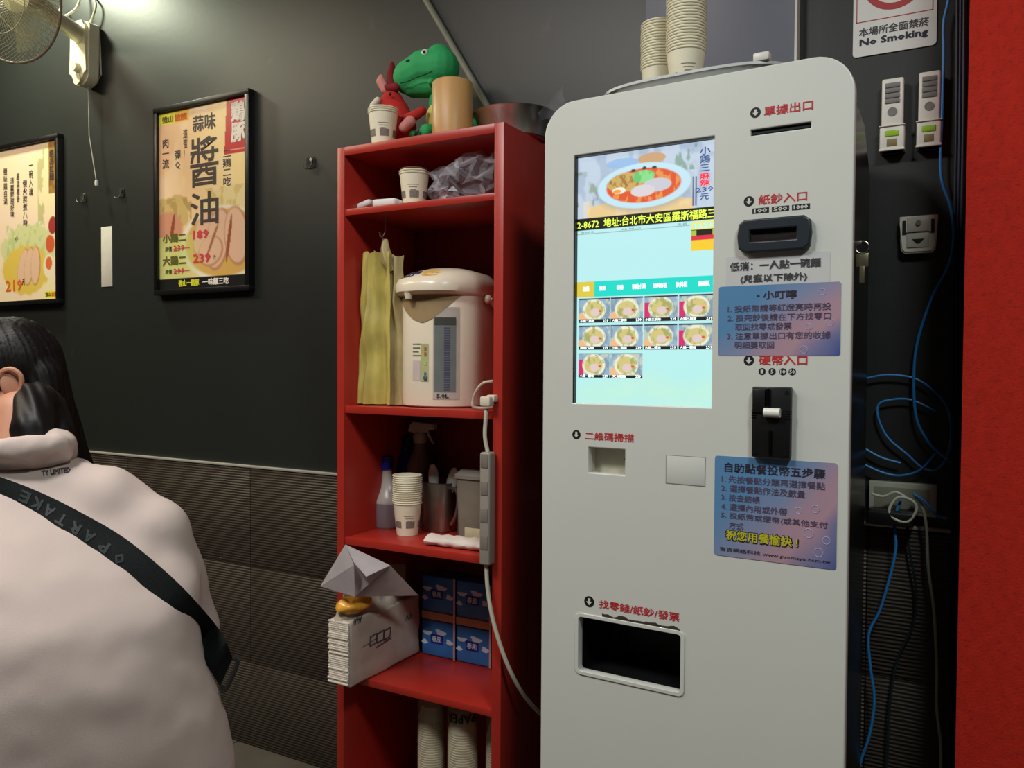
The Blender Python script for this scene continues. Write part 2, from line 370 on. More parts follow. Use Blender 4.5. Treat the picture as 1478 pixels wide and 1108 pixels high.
# screen
M_scr = paintmat('screen_glow', emit=1.0)
B().bx(sx0-.01, sx1+.01, .0125, .0185, sz0-.008, sz1+.008).done('screen_frame', M_black, kz, local=True)
q = B(); q.bx(sx0, sx0+.0042, .0012, .0125, sz0, sz1).bx(sx0+.0042, sx1, .0012, .0125, sz1-.0045, sz1).bx(sx1-.0006, sx1, .0012, .0125, sz0, sz1-.0045).bx(sx0+.0042, sx1-.0006, .0012, .0125, sz0, sz0+.0006)
q.done('screen_liner', M_black, kz, local=True)
cv = Cv(206, 356, (190, 240, 243))
cv.put(np.clip(cv.Y*1.4-.45, 0, 1), (184, 243, 236), .8)
for k in range(4): cv.ell(.2+.3*k, .96-.04*(k % 2), .2, .05, (205, 245, 210), a=.35, soft=.9)
def bowl(cx, cy, rx, ry, soup=(226, 88, 40), rim=(198, 232, 245), kind=0, s=0):
    cv.ell(cx, cy+ry*.12, rx*1.04, ry*1.06, (150, 160, 160), a=.5, soft=.2)
    cv.ell(cx, cy, rx, ry, rim, soft=.05); cv.ell(cx, cy, rx*.8, ry*.76, soup, soft=.06)
    m = cv.emask(cx, cy, rx*.78, ry*.74)
    cv.blotch(40, .54, (240, 170, 90), .7, 3+s, mask=m)
    cv.ell(cx-rx*.28, cy-ry*.22, rx*.48, ry*.40, (206, 176, 96), wob=.5, seed=7+s, a=.95); cv.blotch(60, .5, (150, 100, 50), .8, 5+s, mask=cv.emask(cx-rx*.36, cy-ry*.25, rx*.38, ry*.34))
    cv.ell(cx+rx*.02, cy-ry*.42, rx*.26, ry*.28, (140, 225, 140), wob=.5, seed=9+s)
    cv.blotch(60, .52, (80, 180, 90), .6, 11+s, mask=cv.emask(cx, cy-ry*.42, rx*.26, ry*.28))
    cv.ell(cx+rx*.3, cy+ry*.04, rx*.30, ry*.30, (205, 205, 215), soft=.1); cv.ell(cx-rx*.0, cy+ry*.24, rx*.26, ry*.26, (222, 214, 218), soft=.1)
    cv.ell(cx-rx*.52, cy+ry*.12, rx*.15, ry*.15, (245, 240, 225)); cv.ell(cx-rx*.56, cy+ry*.16, rx*.09, ry*.09, (250, 165, 50))
# main picture
PB = .247                                    # picture bottom (fraction of the screen height)
cv.rect(0, 1, 0, PB+.004, (196, 212, 228)); cv.blotch(10, .52, (160, 178, 205), .6, 21, (0, 1, 0, PB)); cv.blotch(18, .6, (110, 150, 120), .7, 22, (.62, 1, 0, .1))
cv.blotch(16, .57, (130, 150, 110), .7, 23, (0, .2, .06, .2)); cv.blotch(16, .6, (90, 90, 160), .5, 27, (0, .16, .1, .18))
cv.put(((cv.Y > .17+.10*np.abs(cv.X-.45)) & (cv.Y < PB))*((cv.X > .08-.0*cv.Y) & (cv.X < .84)), (238, 205, 140), .95)
cv.blotch(9, .5, (246, 224, 180), .5, 24, (.05, .84, .18, PB))
cv.ell(.55, .04, .10, .022, (205, 165, 120)); cv.ell(.34, .045, .12, .02, (150, 190, 235), a=.9)
for q in (.835, .855): cv.rect(q, q+.008, .13, .24, (90, 105, 140))
bowl(.49, .14, .335, .087)
for a, b, c in ((.42, .078, 0), (.5, .074, 0), (.57, .076, 0)): cv.ell(a, b, .016, .006, (50, 60, 60))
cv.rect(0, 1, PB, PB+.049, (16, 22, 16))
# pale list area with its small print lines, coloured box, tabs
cv.rect(.0, .82, PB+.062, PB+.0635, (150, 170, 170))
cv.rect(.83, 1, .298, .33, (238, 238, 150)); cv.rect(.83, 1, .33, .352, (30, 25, 20)); cv.rect(.83, .865, .331, .35, (180, 200, 60)); cv.rect(.97, 1, .331, .35, (180, 200, 60))
cv.rect(.83, 1, .352, .368, (222, 50, 72)); cv.rect(.83, 1, .368, .408, (250, 208, 50))
def fz(px, py): u, z = KP(px, py, .0115); return (sz1-z)/(sz1-sz0)
def fx(px, py=480): return (KP(px, py, .0115)[0]-sx0)/(sx1-sx0)
t0, t1 = fz(835, 405), fz(835, 427)
cv.rect(0, 1, t0, t1, (30, 222, 205)); cv.rect(0, .135, t0, t1, (226, 205, 70))
thumbs = []
for r_, (pa, pb, n) in enumerate(((429.6, 464.5, 4), (468.8, 503.5, 4), (508.4, 544, 2))):
    a, b = fz(832, pa), fz(832, pb)
    for c in range(n):
        x0 = .018+c*.245; x1 = x0+.237; q = a; w = (x1-x0); h = b-a; cx = (x0+x1)/2; cy = a+h*.48
        pink = (r_, c) in ((0, 2), (0, 3), (1, 3), (2, 0))
        cv.rect(x0, x1, a, b, (150, 180, 205)); cv.blotch(30, .5, (120, 140, 150), .6, 30+r_*4+c, (x0, x1, a, b)); cv.blotch(34, .57, (225, 225, 180), .6, 50+r_*4+c, (x0, x1, a, b))
        if pink: cv.rect(x0, x0+w*.18, a+h*.25, b-h*.12, (214, 50, 110))
        else: cv.ell(x0+w*.14, b-h*.25, w*.16, h*.18, (240, 190, 140))
        m = cv.emask(cx, cy, w*.35, h*.42)
        cv.ell(cx, cy, w*.37, h*.44, (236, 240, 215), soft=.06); cv.ell(cx, cy, w*.30, h*.34, (214, 200, 130), wob=.3, seed=r_+c); cv.blotch(50, .52, (150, 160, 90), .7, 70+r_*4+c, mask=m)
        cv.ell(cx+w*.03, cy+h*.1, w*.15, h*.16, (226, 205, 200)); cv.ell(cx+w*.2, cy+h*.05, w*.05, h*.05, (220, 90, 50))
        cv.rect(x0, x1, a, a+h*.05, (40, 50, 60)); cv.rect(x0, x1, b-h*.13, b, (25, 32, 38))
        thumbs.append((x0, x1, b-h*.12, b-h*.01, r_*4+c))
scr = painted(cv, sx0+.004, sx1, sz0, sz1-.005, .0118, 'display', M_scr, kz, local=True)
def S(u0, u1, v0, v1): w, h = sx1-sx0-.004, sz1-.005-sz0; return sx0+.004+u0*w, sx0+.004+u1*w, sz1-.005-v1*h, sz1-.005-v0*h
def em(name, c): return mat(name, c, .5, emit=1.0, var=0)
E_y, E_w, E_b, E_r, E_k, E_c = em('lit_lime', (196, 216, 70)), em('lit_white', (235, 250, 250)), em('lit_blue', (30, 60, 110)), em('lit_red', (225, 30, 50)), em('lit_dark', (70, 90, 95)), em('lit_cyan', (120, 215, 235))
def stext(body, u0, u1, v0, v1, m, bold=.03, lh=1.): return flat_text(body, *S(u0, u1, v0, v1), .0113, m, scr, local=True, bold=bold, lh=lh)
stext('2-8672  地址:台北市大安區羅斯福路三', .0, .995, PB+.006, PB+.043, E_y, .035)
stext('小\n鶏\n三', .885, .955, .022, .112, E_b, .03, 1.0); stext('麻\n辣', .885, .955, .118, .168, E_r, .05); stext('239', .86, .975, .172, .19, E_b, .02); stext('元', .89, .95, .196, .22, E_b, .04)
stext('14:25', .85, .975, .306, .324, E_c, .02); stext('餐點名稱', .03, .13, PB+.053, PB+.060, E_k, 0); stext('數量  單價  小計', .34, .48, PB+.053, PB+.060, E_k, 0); stext('金 額', .74, .8, PB+.052, PB+.060, E_k, .0)
tm_ = (t0+t1)/2
for body, c, w in (('拉麵', .07, .05), ('飯類', .2, .05), ('套餐', .33, .05), ('單點小菜', .47, .10), ('加料專區', .62, .10), ('飲料區', .77, .08), ('酒類區', .92, .08)):
    stext(body, c-w/2, c+w/2, tm_-.011, tm_+.009, E_w, .06)
for x0, x1, a, b, i in thumbs:
    stext(('小鶏二豚骨', '大鶏二豚骨', '小鶏三麻辣', '大鶏三麻辣', '雞湯', '小鶏二醬油', '大鶏二醬油', '大鶏一鹽味', '小鶏一鹽味', '叉燒飯')[min(i, 9)], x0+.01, x0+.12, a, b, E_w, .04)
    stext('239', x1-.05, x1-.01, a, b, E_w, .04)
# arrow discs and captions
def kbox(px0, py0, px1, py1): a = kpl(px0, py0); b = kpl(px1, py1); return a[0], b[0], b[1], a[1]
def arrow(px, py, r=.0088):
    u, z = kpl(px, py)
    B().prism([(u+r*cos(2*pi*k/24), z+r*sin(2*pi*k/24)) for k in range(24)], 'y', -.0004, .0002).done('arrow_disc', M_blk, kz, local=True)
    s = r*.6
    B().prism([(u-.38*s, z+s), (u+.38*s, z+s), (u+.38*s, z), (u+.95*s, z), (u, z-s*1.05), (u-.95*s, z), (u-.38*s, z)], 'y', -.0008, -.0002).done('arrow_mark', M_kw, kz, local=True)
def ktext(body, pxl, pxr, py, h, m=M_redink, bold=.03, y=-.0006, parent=None):
    u0, z = kpl(pxl, py); u1 = kpl(pxr, py)[0]
    return flat_text(body, u0, u1, z-h/2, z+h/2, y, m, parent or kz, local=True, bold=bold)
arrow(1090.5, 162.5); ktext('單據出口', 1103, 1173.5, 161.5, .0165)
arrow(1081, 290.5); ktext('紙鈔入口', 1095, 1165, 289, .0165)
arrow(1081, 520); ktext('硬幣入口', 1095.5, 1165.5, 519.5, .0170, bold=.045)
arrow(832, 627); ktext('二維碼掃描', 844.5, 915, 628.5, .0155)
arrow(850.5, 868, .0105); ktext('找零錢/紙鈔/發票', 865, 981, 871, .0165)
# receipt slot
B().bx(.115, .219, .006, .016, 1.603, 1.623).done('receipt_slot', M_black, kz, local=True)
B().bx(.120, .214, .001, .008, 1.6095, 1.6125).done('receipt_shutter', mat('dark_green_plastic', (22, 36, 34), .3), kz, local=True)
# bill values
for t, a, b in (('100', 1086, 1110), ('500', 1114, 1139), ('1000', 1143, 1169)):
    u0, z = kpl(a, 303); u1 = kpl(b, 303)[0]; z = kpl(1090, 304.5)[1]
    B().bx(u0, u1, -.0004, .0002, z-.0045, z+.0045).done('value_plate', M_blk, kz, local=True)
    flat_text(t, u0+.003, u1-.003, z-.0032, z+.0032, -.0008, M_kw, kz, local=True, bold=.05)
# bill acceptor
M_bill = mat('blue_black_plastic', (34, 42, 50), .38)
bz0, bz1, bu0, bu1 = 1.4130, 1.4625, .1035, .2185
bo = [(bu0+.002, bz0+.006), (bu0+.010, bz0), (bu1-.010, bz0), (bu1-.002, bz0+.006), (bu1, (bz0+bz1)/2), (bu1-.002, bz1-.006), (bu1-.010, bz1), (bu0+.010, bz1), (bu0+.002, bz1-.006), (bu0, (bz0+bz1)/2)]
ba = curve_panel([bo, rrect(bu0+.016, bu1-.018, bz0+.012, bz1-.013, .002, 2)], -.013, .0005, .003, 'bill_acceptor', M_bill, kz)
B().bx(bu0+.012, bu1-.014, -.0035, -.0008, bz0+.008, bz1-.010).done('bill_recess', M_black, ba, local=True)
mm = [(bu0+.02+.081*t, bz1-.022-.010*sin(pi*t)) for t in np.linspace(0, 1, 12)]+[(bu0+.101, bz0+.014), (bu0+.02, bz0+.014)]
B().prism(mm, 'y', -.010, -.003).done('bill_mouth', mat('dark_maroon_plastic', (36, 22, 26), .3), ba, local=True)
# stickers
M_st = sticker_mat()
lab0 = kpl(1050, 371); lab1 = kpl(1192, 405)
B().prism(rrect(.079, .249, 1.350, 1.406, .003), 'y', -.0006, .0002).done('notice_label', mat('pale_label', (198, 198, 200), .4, var=.01), kz, local=True)
M_dk = mat('navy_ink', (40, 36, 56), .6, var=0)
def lines(rows, parent=None):
    for body, u0, u1, z, h, m, bo_ in rows: flat_text(body, u0, u1, z-h/2, z+h/2, -.0016, m, parent or kz, local=True, bold=bo_)
lines([('低消：一人點一碗麵', .086, .235, 1.3885, .0150, M_dgrey, .045), ('(兒童以下除外)', .104, .214, 1.3660, .0150, M_dgrey, .05)])
s1 = B().prism(rrect(.067, .2665, 1.2365, 1.3555, .004), 'y', -.0010, .0002).done('reminder_sticker', M_st, kz, local=True)
M_tx = mat('violet_grey_ink', (86, 72, 100), .6, var=0)
lines([('• 小叮嚀', .132, .198, 1.338, .0145, M_dk, .04),
  ('1. 投紙幣請等紅燈亮時再投', .083, .252, 1.3165, .0120, M_tx, .02), ('2. 投完鈔後請在下方找零口', .083, .252, 1.301, .0120, M_tx, .02),
  ('取回找零或發票', .096, .190, 1.2855, .0120, M_tx, .02), ('3. 注意單據出口有您的收據', .083, .252, 1.270, .0120, M_tx, .02), ('明細要取回', .096, .162, 1.2545, .0120, M_tx, .02)], s1)
for i, (t, px) in enumerate((('1', 1100), ('5', 1114.5), ('10', 1130), ('50', 1143.5))):
    u, z = kpl(px, 536); z = kpl(1100, 536)[1]; r = .0060
    B().prism([(u+r*cos(2*pi*k/20), z+r*sin(2*pi*k/20)) for k in range(20)], 'y', -.0004, .0002).done('coin_mark', M_blk, kz, local=True)
    flat_text(t, u-.0022*len(t), u+.0022*len(t), z-.0032, z+.0032, -.0008, M_kw, kz, local=True, bold=.05)
s2 = B().prism(rrect(.0635, .2655, .889, 1.0625, .005), 'y', -.0010, .0002).done('steps_sticker', M_st, kz, local=True)
M_ym = mat('lime_ink', (196, 190, 40), .6, var=0)
lines([('自助點餐投幣五步驟', .081, .247, 1.0435, .0165, M_dk, .03),
  ('1. 先按餐點分類再選擇餐點', .076, .247, 1.0235, .0125, M_tx, .02), ('2. 選擇餐點作法及數量', .076, .216, 1.0075, .0125, M_tx, .02), ('3. 按去結帳', .076, .142, .9915, .0125, M_tx, .02),
  ('4. 選擇內用或外帶', .076, .187, .9755, .0125, M_tx, .02), ('5. 投紙幣或硬幣(或其他支付', .076, .252, .9595, .0125, M_tx, .02), ('方式', .090, .115, .9435, .0120, M_tx, .02),
  ('吉吉網絡科技 www.guomaya.com.tw', .074, .257, .9005, .0085, M_dk, .01)], s2)
flat_text('祝您用餐愉快 !', .083, .207, .9155, .9365, -.0013, M_blk, s2, local=True, bold=.12); flat_text('祝您用餐愉快 !', .085, .205, .918, .935, -.0019, M_ym, s2, local=True, bold=.04)
for u, z, r in ((.222, .944, .0075), (.25, .935, .006), (.238, .914, .007), (.232, .985, .006), (.205, .98, .005)):
    B().tube([(u+r*cos(t), -.0011, z+r*sin(t)) for t in np.linspace(0, 2*pi, 19)[:-1]], .0006, 4, closed=True).done('printed_ring', mat('pale_violet_ink', (165, 165, 205), .5), s2, local=True)
for u, z, r in ((.25, 1.29, .006), (.232, 1.268, .006), (.21, 1.246, .006), (.238, 1.34, .005), (.218, 1.284, .005)):
    B().tube([(u+r*cos(t), -.0011, z+r*sin(t)) for t in np.linspace(0, 2*pi, 19)[:-1]], .0006, 4, closed=True).done('printed_ring', MATS['pale_violet_ink'], s1, local=True)
# coin acceptor
cz0, cz1, cu0, cu1 = 1.0655, 1.1840, .1300, .1932
ca = B().bx(cu0, cu1, -.014, .0, cz0, cz1, .002).bx(cu0+.002, cu0+.022, -.017, -.012, cz0+.075, cz1-.004, .001).done('coin_acceptor', M_black, kz, local=True)
B().bx(cu0+.024, cu0+.030, -.0185, -.013, cz0+.086, cz1-.002, .0008).bx(cu0+.029, cu0+.034, -.0165, -.0135, cz0+.004, cz0+.046, .0006).done('coin_slot', mat('slot_black', (4, 4, 5), .2), ca, local=True)
B().cyl((cu0+.022, -.020, 1.1415), (cu0+.048, -.020, 1.1415), .0078, seg=20).done('return_button', mat('button_white', (228, 226, 218), .3), ca, local=True, label='white return button')
for a in (cu0+.006, cu1-.006):
    for b in (cz0+.008, cz1-.008): B().cyl((a, -.016, b), (a, -.013, b), .0028, seg=12).done('screw', mat('screw_steel', (70, 80, 80), .35, metal=1), ca, local=True)
for k in range(4): B().bx(cu0-.0004, cu0+.008, -.0145, -.013, 1.131+k*.004, 1.1325+k*.004).bx(cu1-.009, cu1+.0004, -.0145, -.013, 1.131+k*.004, 1.1325+k*.004).done('groove', MATS['slot_black'], ca, local=True)
# scanner recess, square cover, output bin
def tray_box(x0, x1, z0, z1, d, t, name, m):
    return B().bx(x0-t, x1+t, d, d+t, z0-t, z1+t).bx(x0-t, x0, .0175, d, z0-t, z1+t).bx(x1, x1+t, .0175, d, z0-t, z1+t).bx(x0, x1, .0175, d, z1, z1+t).bx(x0, x1, .0175, d, z0-t, z0).done(name, m, kz, local=True)
sr = tray_box(qx0, qx1, qz0, qz1, .034, .002, 'scanner_recess', mat('recess_enamel', (200, 197, 180), .4))
B().cyl((-.120, .0335, 1.041), (-.120, .0345, 1.041), .002, seg=12).done('scanner_eye', M_black, sr, local=True)
a = kpl(961.5, 656.5); b = kpl(1018, 702)
M_seam = mat('seam_shadow', (120, 118, 108), .6)
sq = B().bx(-.0265, .0465, .0, .001, 1.0065, 1.0580).done('cover_seam', M_seam, kz, local=True); sq.location.y = -.0006
B().bx(-.0256, .0456, -.0008, .0006, 1.0074, 1.0571, .0004).done('square_cover', M_kw, kz, local=True)
tray_box(ox0, ox1, oz0, oz1, .14, .003, 'output_bin', mat('bin_black', (8, 10, 10), .5))
curve_panel([rrect(ox0-.004, ox1+.004, oz0-.004, oz1+.004, .011, 5), rrect(ox0+.0015, ox1-.0015, oz0+.0015, oz1-.0015, .007, 5)], -.0022, .001, .0009, 'bin_lip', M_kw, kz)
P = [(-.150, .7445)]
for k in range(26): P.append((-.150+.148*k/25, .7500+random.uniform(-.0022, .0022)*(1 if k % 25 else 0)+.0012*sin(k*1.1)-.002*(k/25)))
P += [(.0055, .7435), (-.02, .7440)]
B().prism(P, 'y', -.0005, .0002).done('peeled_paint', mat('peeled_brown', (58, 46, 40), .8, var=.3, nscale=200), kz, local=True)
# lock and keys on the right-hand side
lk = kpl(1232, 350, .03); 
kb = B().cyl((.2500, .035, 1.420), (.262, .035, 1.420), .008, seg=18).cyl((.262, .035, 1.420), (.2645, .035, 1.420), .0095, seg=18).done('lock', M_steel, kz, local=True)
B().box((.272, .035, 1.420), (.016, .0025, .010), .0008).box((.284, .034, 1.4205), (.014, .002, .006), .0006).done('key_blade', M_steel, kb, local=True)
B().tube([(.292+.010*cos(t), .034, 1.413+.010*sin(t)) for t in np.linspace(0, 2*pi, 21)[:-1]], .0009, 6, closed=True).done('key_ring', M_steel, kb, local=True)
B().box((.292, .035, 1.392), (.019, .002, .022), .0009).box((.292, .035, 1.369), (.008, .002, .028), .0006).done('key', mat('brass_key', (150, 145, 120), .35, metal=.8), kb, local=True)
B().box((.252, .12, 1.150), (.006, .006, .042), .002).done('side_latch', mat('latch_grey', (110, 105, 95), .4), kz, local=True)
# ------------------------------------------------------------------ things on top of the kiosk
def kw(u, v, z): return KORG + KX*u + KY*v + V((0, 0, z))
tr = thing('tray', 'shallow white plastic tray lying on top of the ordering machine', 'tray', tuple(kw(.0, .15, 1.7025)), KROT)
def so(a, b, r, n=40, p=3.2): return [(a*abs(cos(t))**(2/p)*(1 if cos(t) > 0 else -1), b*abs(sin(t))**(2/p)*(1 if sin(t) > 0 else -1)) for t in np.linspace(0, 2*pi, n+1)[:-1]]
rings = []
for z, k in ((0, .86), (.0, .88), (.040, .965), (.043, 1.0), (.048, 1.0), (.048, .98), (.043, .965), (.020, .93), (.020, .5)):
    rings.append([V((-.020+x*k, y*k, z)) for x, y in so(.185, .115, 0)])
B().loft(rings).done('dish', mat('tray_plastic', (196, 198, 196), .3), tr, local=True)
tape = tag(B().box((0, 0, .0075), (.028, .02, .015), .003).done('plastic_clip', M_white), 'small white plastic block on the rim of the tray', 'clip')
tape.location = kw(.120, .060, 1.7505); tape.rotation_euler.z = KROT
M_cup = mat('cup_paper', (234, 228, 202), .6, var=.03)
def make_cup():
    t = thing('paper_cup', '', 'cup')
    H, rt, rb = .082, .0355, .0265
    B().lathe([(rb-.0015, 0), (rb, .0), (rt, H-.003), (rt+.0013, H-.0035), (rt+.0020, H-.0015), (rt+.0010, H), (rt-.0005, H-.0004), (rb-.001, .006), (.001, .006)], seg=26).done('wall', M_cup, t, local=True)
    return t
def cup_print(t, a0):                        # barcode-like grey blocks printed near the foot
    def patch(a, w, z0, z1, m, name='printed_block'):
        def f(u, v):
            an = a+(u-.5)*w; z = z0+(z1-z0)*v; r = .0265+(.0355-.0265)*z/.079+.0004; return V((r*cos(an), r*sin(an), z))
        return B().grid(f, 8, 2).done(name, m, t, local=True)
    g = mat('cup_grey_print', (128, 120, 112), .6, var=.35, nscale=400)
    for da in (-1.15, 0, 1.15): patch(a0+da, .75, .020, .037, g)
    for k in range(3): patch(a0-.1, .85-.2*k, .050-.006*k, .0512-.006*k, g, 'printed_line')
cup0 = make_cup(); used = []
def put_cup(loc, label, group=None, a0=None, rz=0):
    if not used: c = cup0
    else: c = copy_tree(cup_proto)
    used.append(c); c.location = loc; c.rotation_euler.z = rz; c['label'] = label
    if group: c['group'] = group
    return c
cup_proto = copy_tree(cup0)
ORD = ['first', 'second', 'third', 'fourth', 'fifth', 'sixth', 'seventh', 'eighth', 'ninth', 'tenth', '11th', '12th', '13th', '14th', '15th', '16th', '17th', '18th', '19th', '20th', '21st', '22nd']
def cup_stack(loc, n, labels, group, pitch=.0054):
    for k in range(n):
        lab = labels[0] if k == 0 else labels[2] if k == n-1 else ORD[k]+' cup from the bottom'+labels[1]
        c = put_cup((loc[0]+random.uniform(-.0006, .0006), loc[1]+random.uniform(-.0006, .0006), loc[2]+k*pitch), lab, group)
        if k == 0: ang = atan2(-loc[1], -loc[0]); ROOTM[c.name] = Matrix.Identity(4); cup_print(c, ang+.25)
def kstack(px, v): u, _ = KP(px, 90, v); return kw(u, v, 1.7230)
cA = kstack(952, .145); cB = kstack(990, .088)
cup_stack(cA, 17, ('bottom cup of the shorter, rear stack on top of the ordering machine', ' of the shorter, rear stack on the ordering machine', 'topmost cup of the shorter, rear stack on top of the ordering machine'), 'shorter cup stack on the machine')
cup_stack(cB, 21, ('bottom cup of the taller, front stack on top of the ordering machine', ' of the taller, front stack on the ordering machine', 'topmost cup of the taller, front stack on top of the ordering machine'), 'taller cup stack on the machine')
# ------------------------------------------------------------------ grey board and conduit on the wall
a = WY(933, 20, 1.845); b = WY(1148.5, 60, 1.845)
gp = tag(B().bx(a.x, b.x, 1.838, 1.868, 1.70, 2.62, .002).done('wall_board', mat('blue_grey_board', (112, 114, 126), .45, var=.04, nscale=4)), 'flat blue-grey board on the wall above the ordering machine', 'board')
B().bx(b.x-.001, b.x+.004, 1.836, 1.868, 1.70, 2.62).done('edge_strip', M_white, gp, label='white edge strip')
c0, c1 = WY(606, -15, 1.855), WY(712, 168, 1.855); dr = (c1-c0)
cn = tag(B().tube([c0-dr*1.2, c1+dr*.25], .0085, 10).done('conduit', mat('grey_conduit', (128, 126, 112), .5)), 'thin grey tube slanting down the dark wall behind the bookcase', 'tube')
# ------------------------------------------------------------------ red bookcase
X0, X1, YF, YB = -1.378, -.905, 1.57, 1.862
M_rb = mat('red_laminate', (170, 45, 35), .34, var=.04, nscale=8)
bc = thing('bookcase', 'tall narrow red open bookcase standing against the dark wall beside the ordering machine', 'bookcase', ((X0+X1)/2, YB, 0))
for x0, x1 in ((X0, X0+.022), (X1-.024, X1)): B().bx(x0, x1, YF, YB, 0, 1.748, .0012).done('side_panel', M_rb, bc)
B().bx(X0+.022, X1-.024, YF, YB, 1.727, 1.748, .001).done('top_panel', M_rb, bc)
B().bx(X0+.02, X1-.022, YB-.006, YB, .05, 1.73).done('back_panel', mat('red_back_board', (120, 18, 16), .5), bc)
for z0, z1 in ((1.581, 1.597), (1.096, 1.114), (.770, .788), (.429, .446), (.05, .068)): B().bx(X0+.0215, X1-.0235, YF+.003, YB-.006, z0, z1, .001).done('shelf', M_rb, bc)
B().bx(X0+.022, X1-.024, YF+.02, YF+.035, 0, .05).done('kick_board', M_rb, bc)
TOP = 1.748
# ------------------------------------------------------------------ on top of the bookcase
def rest(px, py, Y): p = WY(px, py, Y); return p
p = WY(553, 190, 1.615)
for k in range(3):
    lab = ('bottom cup of the three-cup stack at the left front of the bookcase top', 'middle cup of the three-cup stack at the left front of the bookcase top', 'topmost cup of the three-cup stack at the left front of the bookcase top')[k]
    c = put_cup((p.x, p.y, TOP+.0005+k*.0048), lab, 'three cups on the bookcase top')
    if k == 0: cup_print(c, atan2(-p.y, -p.x)+.1)
p = WY(653, 150, 1.635)
bp_ = tag(B().lathe([(.0, 0), (.044, 0), (.0475, .003), (.0475, .128), (.045, .131), (.040, .131), (.040, .02), (.0, .02)], (p.x, p.y, TOP+.0005), 32).done('bamboo_holder', mat('bamboo', (190, 146, 92), .42, var=.12, nscale=10)), 'round bamboo utensil holder at the front of the bookcase top', 'holder', loc=(p.x, p.y, TOP+.0005))
n_, L_, b_ = nodes_of(MATS['bamboo'])
for nd in n_:
    if nd.type == 'TEX_NOISE':
        mp = n_.new('ShaderNodeMapping'); mp.inputs['Scale'].default_value = (6, 6, .4); tc = n_.new('ShaderNodeTexCoord'); L_.new(tc.outputs['Object'], mp.inputs['Vector']); L_.new(mp.outputs['Vector'], nd.inputs['Vector'])
# steel bowl
bw = thing('steel_bowl', 'round stainless steel bowl at the right rear of the bookcase top', 'bowl', (-.972, 1.737, TOP+.0005))
B().lathe([(.001, 0), (.072, 0), (.082, .005), (.094, .058), (.099, .0625), (.1005, .065), (.0985, .0665), (.092, .062), (.080, .008), (.07, .003), (.001, .003)], seg=44).done('shell', mat('polished_steel', (205, 205, 200), .34, metal=1, var=.05), bw, local=True)
sc_ = tag(B().grid(lambda u, v: V((-.885+.052*u+.01*v, 1.69+.03*u-.02*v, TOP+.030+.045*v*u+.016*v+.012*u)), 10, 8).jitter(.010, 30, 3).done('plastic_wrap', M_clear), 'crumpled clear plastic wrap sticking out of the steel bowl', 'wrap')
# ---- toys
def blob(name, spec, m, parent, voxel=.0035, it=3):
    b = B()
    for s in spec:
        if s[0] == 's': b.sph(*s[1:])
        else: b.limb(s[1], s[2])
    me = remesh(b.bm, voxel, it, name)
    for f in me.polygons: f.use_smooth = True
    return link(name, me, m, parent)
M_gn = mat('green_plush', (44, 160, 92), .75, var=.07, bump=.3, bscale=500); M_bel = mat('yellow_plush', (206, 196, 110), .8)
dn = thing('dinosaur_toy', 'plain green plush dinosaur with a pale belly, sitting behind the bamboo holder', 'plush toy', (WY(640, 180, 1.73).x, 1.73, TOP))
def T(px, py, Y): return WY(px, py, Y)
hd = blob('head', [('c', [T(592, 112, 1.71), T(612, 100, 1.715), T(636, 98, 1.72)], [.044, .047, .048]), ('s', T(634, 84, 1.72), .034), ('c', [T(598, 124, 1.71), T(630, 122, 1.72)], [.030, .032])], M_gn, dn)
blob('body', [('c', [T(634, 125, 1.74), T(645, 150, 1.74), T(652, 176, 1.745)], [.030, .046, .054])], M_gn, dn)
blob('belly', [('s', T(632, 172, 1.715), (.030, .030, .042))], M_bel, dn)
blob('foot', [('c', [T(640, 190, 1.70), T(616, 190, 1.66)], [.017, .019])], M_gn, dn); blob('foot', [('c', [T(604, 194, 1.70), T(592, 194, 1.69)], [.012, .012])], M_gn, dn)
blob('arm', [('c', [T(630, 130, 1.70), T(622, 114+4, 1.665)], [.008, .009])], M_gn, dn)
blob('tail', [('c', [T(665, 178, 1.75), T(690, 182, 1.76), T(702, 188, 1.77)], [.022, .014, .008])], M_gn, dn)
e = T(613, 76, 1.680); B().sph(e, (.009, .006, .009)).done('eye', M_white, dn); B().sph(e+V((.002, -.005, 0)), .004).done('pupil', M_black, dn)
e = T(589, 88, 1.672); B().sph(e, (.007, .004, .004)).done('nostril', mat('dark_green_felt', (14, 60, 36), .8), dn)
mo = [T(x, y, 1.666) for x, y in ((578, 120), (588, 118), (600, 112), (612, 108), (624, 103))]
B().tube(mo, .0014, 6).done('mouth_stitch', MATS['dark_green_felt'], dn)
M_rp = mat('red_plush', (176, 30, 26), .85, var=.1, bump=.3, bscale=500); M_pk = mat('pink_plush', (200, 130, 125), .8)
rd = thing('red_toy', 'red plush creature with two upright horns and pale hands, sitting left of the dinosaur', 'plush toy', (WY(570, 180, 1.69).x, 1.69, TOP))
blob('body', [('c', [T(566, 148, 1.69), T(572, 165, 1.69), T(578, 186, 1.69)], [.030, .037, .042])], M_rp, rd)
blob('horn', [('c', [T(566, 132, 1.69), T(564, 108, 1.69), T(566, 92, 1.69)], [.010, .012, .007])], mat('maroon_plush', (120, 26, 28), .85), rd)
blob('horn', [('c', [T(556, 130, 1.68), T(550, 118, 1.68), T(550, 111, 1.68)], [.012, .013, .007])], M_pk, rd)
blob('crest', [('c', [T(552, 128, 1.68), T(572, 126, 1.68)], [.010, .012])], MATS['maroon_plush'], rd)
blob('hand', [('c', [T(545, 144, 1.66), T(538, 153, 1.655)], [.008, .009])], mat('cream_plush', (216, 206, 190), .8), rd)
blob('arm', [('c', [T(586, 172, 1.66), T(600, 166, 1.66), T(610, 160, 1.67)], [.012, .013, .011])], M_rp, rd)
